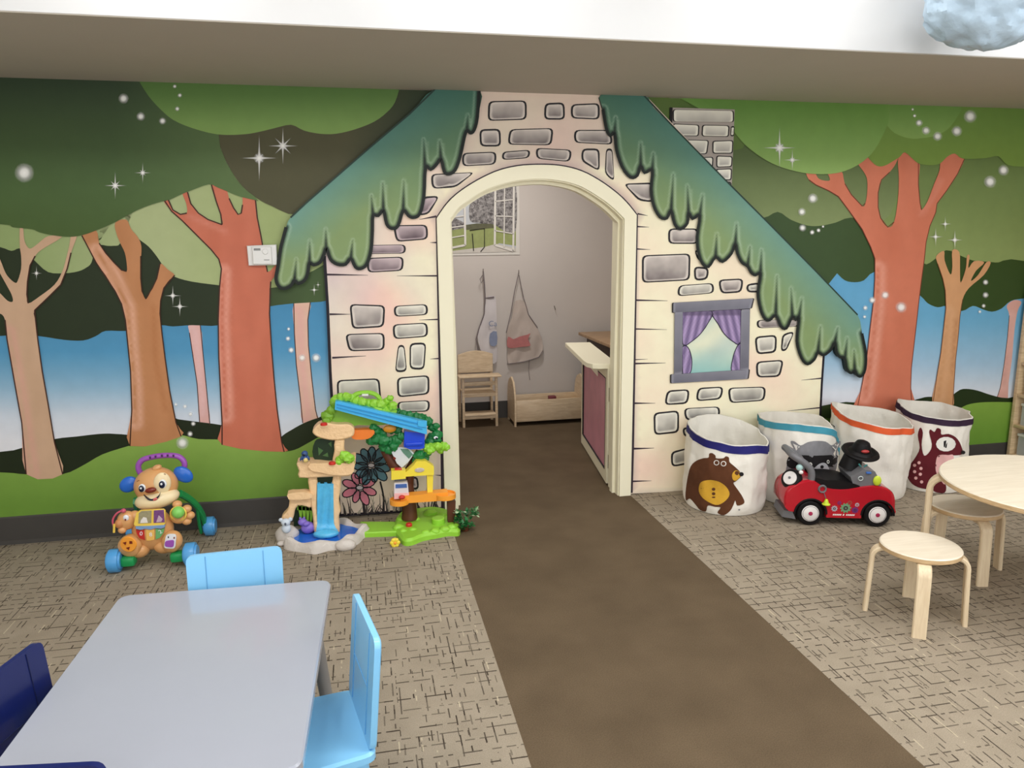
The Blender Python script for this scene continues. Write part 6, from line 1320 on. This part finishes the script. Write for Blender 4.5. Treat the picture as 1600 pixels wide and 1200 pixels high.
mb = MB(); slabp(mb, [(524, 627), (531, 627), (667, 660), (667, 679), (660, 677), (523, 640)], yk-0.055, 0.045, RAMP, 0.003); ro_ = mb.build('ramp', ps)
mb = MB(); slabp(mb, [(526, 631), (664, 664), (664, 666), (526, 633)], yk-0.0595, 0.005, mat('ramp_groove', (44, 150, 214), 0.3), 0.001); slabp(mb, [(526, 636), (660, 670), (660, 671.5), (526, 637.5)], yk-0.0595, 0.005, MATS['ramp_groove'], 0.001); mb.build('ramp_groove', ro_)
mb = MB(); slabp(mb, [(653, 657), (667, 658), (667, 668), (653, 666)], yk-0.062, 0.012, RAMP, 0.002); mb.build('ramp_catch', ro_)
mb = MB(); lumps(mb, [(622, 645, 7), (630, 648, 8), (640, 650, 8), (650, 652, 8), (660, 654, 8), (668, 658, 8), (676, 668, 7), (681, 666, 6), (683, 680, 8), (676, 684, 9), (672, 692, 8), (684, 688, 6)], yk+0.03, DGR); do_ = mb.build('dark_foliage', ps)
mb = MB(); mb.ell(W(681, 684, yk-0.01), (0.011, 0.004, 0.008), EYW); mb.ell(W(682, 685, yk-0.014), (0.006, 0.003, 0.005), EYB); mb.build('eye_disc', do_)
mb = MB(); lumps(mb, [(580, 688, 8), (590, 686, 9), (600, 688, 9), (610, 690, 9), (620, 688, 9), (627, 682, 7), (596, 678, 8), (588, 672, 7), (584, 668, 6), (600, 698, 8), (608, 703, 7), (615, 698, 7), (622, 672, 7), (612, 670, 8), (655, 712, 9), (664, 716, 7), (650, 720, 6), (668, 708, 6)], yk+0.01, DGR, warp=0.18); mb.build('tree_foliage', ps)
mb = MB(); mb.ell(W(609, 670, yk-0.02), (0.032, 0.012, 0.020), mat('hollow_orange', (206, 140, 40), 0.4, 0.2)); mb.build('tree_hollow', ps)
mb = MB(); slabp(mb, [(632, 674), (664, 677), (663, 700), (656, 702), (640, 702), (631, 698)], yk-0.03, 0.05, COB, 0.005); mb.box(W(647, 694, yk-0.034), (0.085, 0.010, 0.018), COB, 0.004); mb.build('blue_door_box', ps)
mb = MB(); lumps(mb, [(668, 700, 7), (676, 699, 7), (684, 698, 7), (692, 697, 7), (697, 699, 6), (672, 704, 6), (688, 703, 6)], yk-0.01, LIMEP, fl=1.2); mb.build('lime_perch', ps)
mb = MB(); mb.tube([W(600, 703, yk+0.03), W(617, 728, yk+0.03), W(636, 756, yk+0.03), W(640, 785, yk+0.03), W(640, 810, yk+0.03)], [0.020, 0.030, 0.032, 0.034, 0.042], BRK, 12); mb.tube([W(655, 705, yk+0.03), W(640, 735, yk+0.03), W(637, 760, yk+0.03)], [0.018, 0.026, 0.03], BRK, 12); mb.build('tree_trunk', ps)
mb = MB(); slabp(mb, [(612, 707), (620, 699), (640, 700), (647, 709), (638, 722), (628, 731), (620, 724)], yk-0.012, 0.012, mat('sticker_pale', (214, 222, 226), 0.4, 0.06), 0.001); sk = mb.build('sticker', ps)
mb = MB(); slabp(mb, [(625, 701), (638, 702), (645, 710), (639, 717), (630, 708)], yk-0.0135, 0.001, mat('sticker_green', (96, 140, 120), 0.5, 0.2, 80), 0); slabp(mb, [(615, 713), (619, 716), (617, 719), (614, 716)], yk-0.0135, 0.001, BRN, 0); mb.build('sticker_print', sk)
# snack stand
mb = MB(); slabp(mb, [(631, 745), (634, 738), (646, 727), (651, 720.5), (665, 720.5), (678, 729), (678, 742)], yk-0.06, 0.05, YLP, 0.004); mb.build('stand_roof', ps)
mb = MB(); mb.ell(W(655.5, 734.5, yk-0.063), (0.024, 0.002, 0.012), mat('sticker_oval', (200, 188, 176), 0.4, 0.35, 110)); mb.build('oval_sticker', ps)
mb = MB(); slabp(mb, [(611.5, 736), (634, 735), (634, 748), (611.5, 750)], yk-0.065, 0.05, YLP, 0.003); mb.build('awning', ps)
mb = MB(); slabp(mb, [(617, 733.5), (628, 733), (628, 739), (617, 739)], yk-0.055, 0.03, REDP, 0.002); mb.build('awning_cap', ps)
mb = MB(); slabp(mb, [(667, 743), (677, 742), (676, 774), (668, 775)], yk-0.05, 0.025, YLP, 0.002); mb.build('post', ps)
mb = MB(); slabp(mb, [(617, 749), (634, 748), (636, 756), (616, 757)], yk-0.03, 0.02, GRY, 0.001); slabp(mb, [(616, 755), (637, 754), (639.5, 779), (616, 780)], yk-0.06, 0.045, mat('register_white', (226, 220, 222), 0.4), 0.003); rg_ = mb.build('till', ps)
mb = MB(); slabp(mb, [(618, 757), (635.5, 756), (636, 762), (618, 763)], yk-0.0625, 0.002, mat('till_screen', (70, 106, 176), 0.3, 0.2, 60), 0); mb.build('till_screen', rg_)
mb = MB(); slabp(mb, [(616, 771), (639, 770), (639.5, 778), (616, 780)], yk-0.0625, 0.002, mat('till_pink', (240, 190, 190), 0.4), 0); mb.build('till_panel', rg_)
trc = [F(624, 781, 0.155), F(697, 773, 0.175)]
mb = MB()
for c, r in ((W(624, 783, yk-0.055), 0.047), (W(696, 774, yk-0.055), 0.052)):
    mb.lathe([(0.0, 0.004), (r*0.88, 0.004), (r*0.9, 0.012), (r, 0.012), (r, -0.012), (r*0.8, -0.016), (0, -0.016)], TRAY, c=c, seg=30)
slabp(mb, [(626, 776), (700, 769), (700, 782), (626, 787)], yk-0.075, 0.06, TRAY, 0.004); mb.build('orange_tray', ps)
mb = MB(); mb.ell(W(628, 777, yk-0.09), (0.016, 0.012, 0.011), REDP); mb.build('red_button', ps)
mb = MB(); slabp(mb, [(699, 785), (712, 783), (711, 816), (700, 818)], yk-0.06, 0.04, BRK, 0.006); mb.build('stump_leg', ps)
# lime meadow base
mb = MB(); bp4 = smooth_poly([tuple(F(a, b))[:2] for a, b in [(617, 832), (624, 845), (632, 853), (645, 852), (660, 846), (680, 842), (700, 838), (716, 838), (719, 832), (712, 826), (714, 815), (704, 806), (680, 800), (655, 802), (630, 806), (620, 815)]], 3)
mb.prism([Vector((a, b, 0.0)) for a, b in bp4], (0, 0, 0.034), LIMEP, 0.012)
for a, b, r in ((622, 824, 8), (628, 812, 8), (640, 810, 8), (650, 812, 7), (665, 832, 6), (680, 830, 7), (695, 827, 8), (706, 824, 8), (712, 822, 6), (630, 830, 6), (645, 828, 6), (672, 803, 12), (690, 806, 9)): mb.ell(F(a, b, 0.03), (r*0.0034, r*0.0030, r*0.0022), LIMEP, None, 14, 9, 0.18, 60)
mb.build('meadow_base', ps)
mb = MB(); c = F(685, 818, 0.03); mb.lathe([(0.034, 0), (0.034, 0.028), (0.030, 0.032), (0, 0.032)], LIMEP, c=c, seg=22); mb.build('stump_seat', ps)
mb = MB(); mb.lathe([(0.0, 0.010), (0.012, 0.009), (0.016, 0.004), (0.016, -0.006), (0, -0.006)], REDP, c=F(639, 820, 0.04), seg=20); mb.build('red_button', ps)
mb = MB(); q = [F(563, 822), F(618, 822), F(622, 838), F(566, 840)]; mb.prism(q, (0, 0, 0.026), LIMEP, 0.005); mb.build('bridge', ps)
mb = MB(); c = F(617, 846, 0.02)+Vector((0, -0.01, 0))
for k in range(6): mb.ell(c+Vector((0.014*math.cos(k*PI/3), -0.006, 0.014*math.sin(k*PI/3))), (0.011, 0.006, 0.011), YLP)
mb.ell(c+Vector((0, -0.012, 0)), (0.007, 0.005, 0.007), ORG); mb.ell(c+Vector((0, 0.01, 0)), (0.012, 0.012, 0.019), YLP); mb.build('flower_knob', ps)
# toy animals
hp_ = F(480, 833, 0.027); hi = empty('toy_hippo', tuple(hp_), 'small purple toy hippo sitting in the playset pond', 'toy animal')
VIOL = mat('hippo_violet', (134, 112, 206), 0.4, 0.04)
mb = MB(); mb.ell(hp_+Vector((0.006, 0.0, 0.028)), (0.034, 0.028, 0.030), VIOL); mb.build('body', hi)
mb = MB(); mb.ell(hp_+Vector((-0.018, -0.006, 0.062)), (0.022, 0.019, 0.018), VIOL); mb.ell(hp_+Vector((0.0, -0.018, 0.056)), (0.017, 0.016, 0.013), VIOL); mb.ell(hp_+Vector((-0.028, 0.0, 0.080)), 0.006, VIOL); mb.ell(hp_+Vector((-0.010, 0.0, 0.080)), 0.006, VIOL); mb.build('head', hi)
kp = F(447, 833, 0.070)+Vector((0.0, 0.02, 0.0)); ko = empty('toy_koala', tuple(kp), 'small pale blue toy koala perched on the playset rocks', 'toy animal')
PBL = mat('koala_pale_blue', (208, 220, 232), 0.5, 0.06)
mb = MB(); mb.ell(kp+Vector((0, 0, 0.016)), (0.022, 0.018, 0.024), PBL); mb.build('body', ko)
mb = MB(); mb.ell(kp+Vector((0, -0.004, 0.048)), (0.022, 0.018, 0.019), PBL); mb.ell(kp+Vector((-0.022, 0, 0.060)), (0.010, 0.006, 0.010), PBL); mb.ell(kp+Vector((0.022, 0, 0.060)), (0.010, 0.006, 0.010), PBL); mb.ell(kp+Vector((0, -0.022, 0.046)), (0.005, 0.004, 0.007), mat('koala_nose', (90, 100, 116), 0.4)); mb.build('head', ko)
bp5 = W(477, 722.5, yt-0.045); bi = empty('toy_bird', tuple(bp5), 'small blue toy bird with a yellow belly on the playset ledge', 'toy animal')
BB = mat('bird_blue', (50, 84, 140), 0.4, 0.1)
mb = MB(); mb.ell(bp5+Vector((0, 0, 0.018)), (0.014, 0.014, 0.018), BB); mb.ell(bp5+Vector((0.002, -0.007, 0.014)), (0.011, 0.010, 0.013), mat('bird_yellow', (232, 206, 128), 0.4)); mb.build('body', bi)
mb = MB(); mb.ell(bp5+Vector((0, -0.002, 0.044)), (0.015, 0.015, 0.014), BB); mb.ell(bp5+Vector((-0.002, -0.012, 0.042)), (0.008, 0.006, 0.007), EYB); mb.build('head', bi)
mb = MB(); mb.ell(bp5+Vector((-0.016, 0, 0.022)), (0.006, 0.010, 0.014), BB, rotm('Y', 30)); mb.ell(bp5+Vector((0.015, 0, 0.022)), (0.006, 0.010, 0.014), BB, rotm('Y', -20)); mb.build('wing', bi)
# artificial plant by the door trim
pp = F(727, 829); ppl = empty('potted_plant', (pp.x, pp.y, 0), 'small artificial leafy plant on the floor beside the door trim', 'plant')
LFD = mat('leaf_deep_green', (36, 112, 54), 0.45, 0.2, 50); LFL = mat('leaf_pale', (186, 214, 172), 0.5, 0.1, 50)
mb = MB(); mb.lathe([(0, 0), (0.016, 0), (0.022, 0.03), (0.018, 0.03), (0, 0.026)], BRK, c=(pp.x, pp.y, 0), seg=18); mb.build('pot', ppl)
rg = random.Random(11)
sm_ = MB(); tips = []
for k in range(16):
    a = rg.uniform(0, 2*PI); L = rg.uniform(0.015, 0.055); h = rg.uniform(0.035, 0.110)
    t = Vector((pp.x+math.cos(a)*L, pp.y+math.sin(a)*L, h)); tips.append(t); sm_.tube([(pp.x, pp.y, 0.024), (pp.x+math.cos(a)*L*0.4, pp.y+math.sin(a)*L*0.4, h*0.7), t], 0.0012, LFD, 5)
sm_.build('stem', ppl)
def leaf(p, d, L, w, m):
    d = d.normalized(); s_ = d.cross(Vector((0.2, 0.1, 1))).normalized(); u_ = s_.cross(d)
    mb = MB(); mb.add([p, p+d*L*0.35+s_*w+u_*0.003, p+d*L*0.4-u_*0.0005, p+d*L*0.35-s_*w+u_*0.003, p+d*L*0.75+s_*w*0.7, p+d*L*0.75-s_*w*0.7, p+d*L], [(0, 2, 1), (0, 3, 2), (1, 2, 4), (2, 3, 5), (2, 5, 4), (4, 5, 6)], m); return mb.build('leaf', ppl, smooth=60)
for t in tips:
    for k in range(8):
        leaf(t-Vector((0, 0, rg.uniform(0, 0.03))), Vector((rg.uniform(-1, 1), rg.uniform(-1, 1), rg.uniform(-0.3, 0.9))), rg.uniform(0.020, 0.034), rg.uniform(0.006, 0.010), LFL if (t.z > 0.09 and rg.random() < 0.5) else LFD)
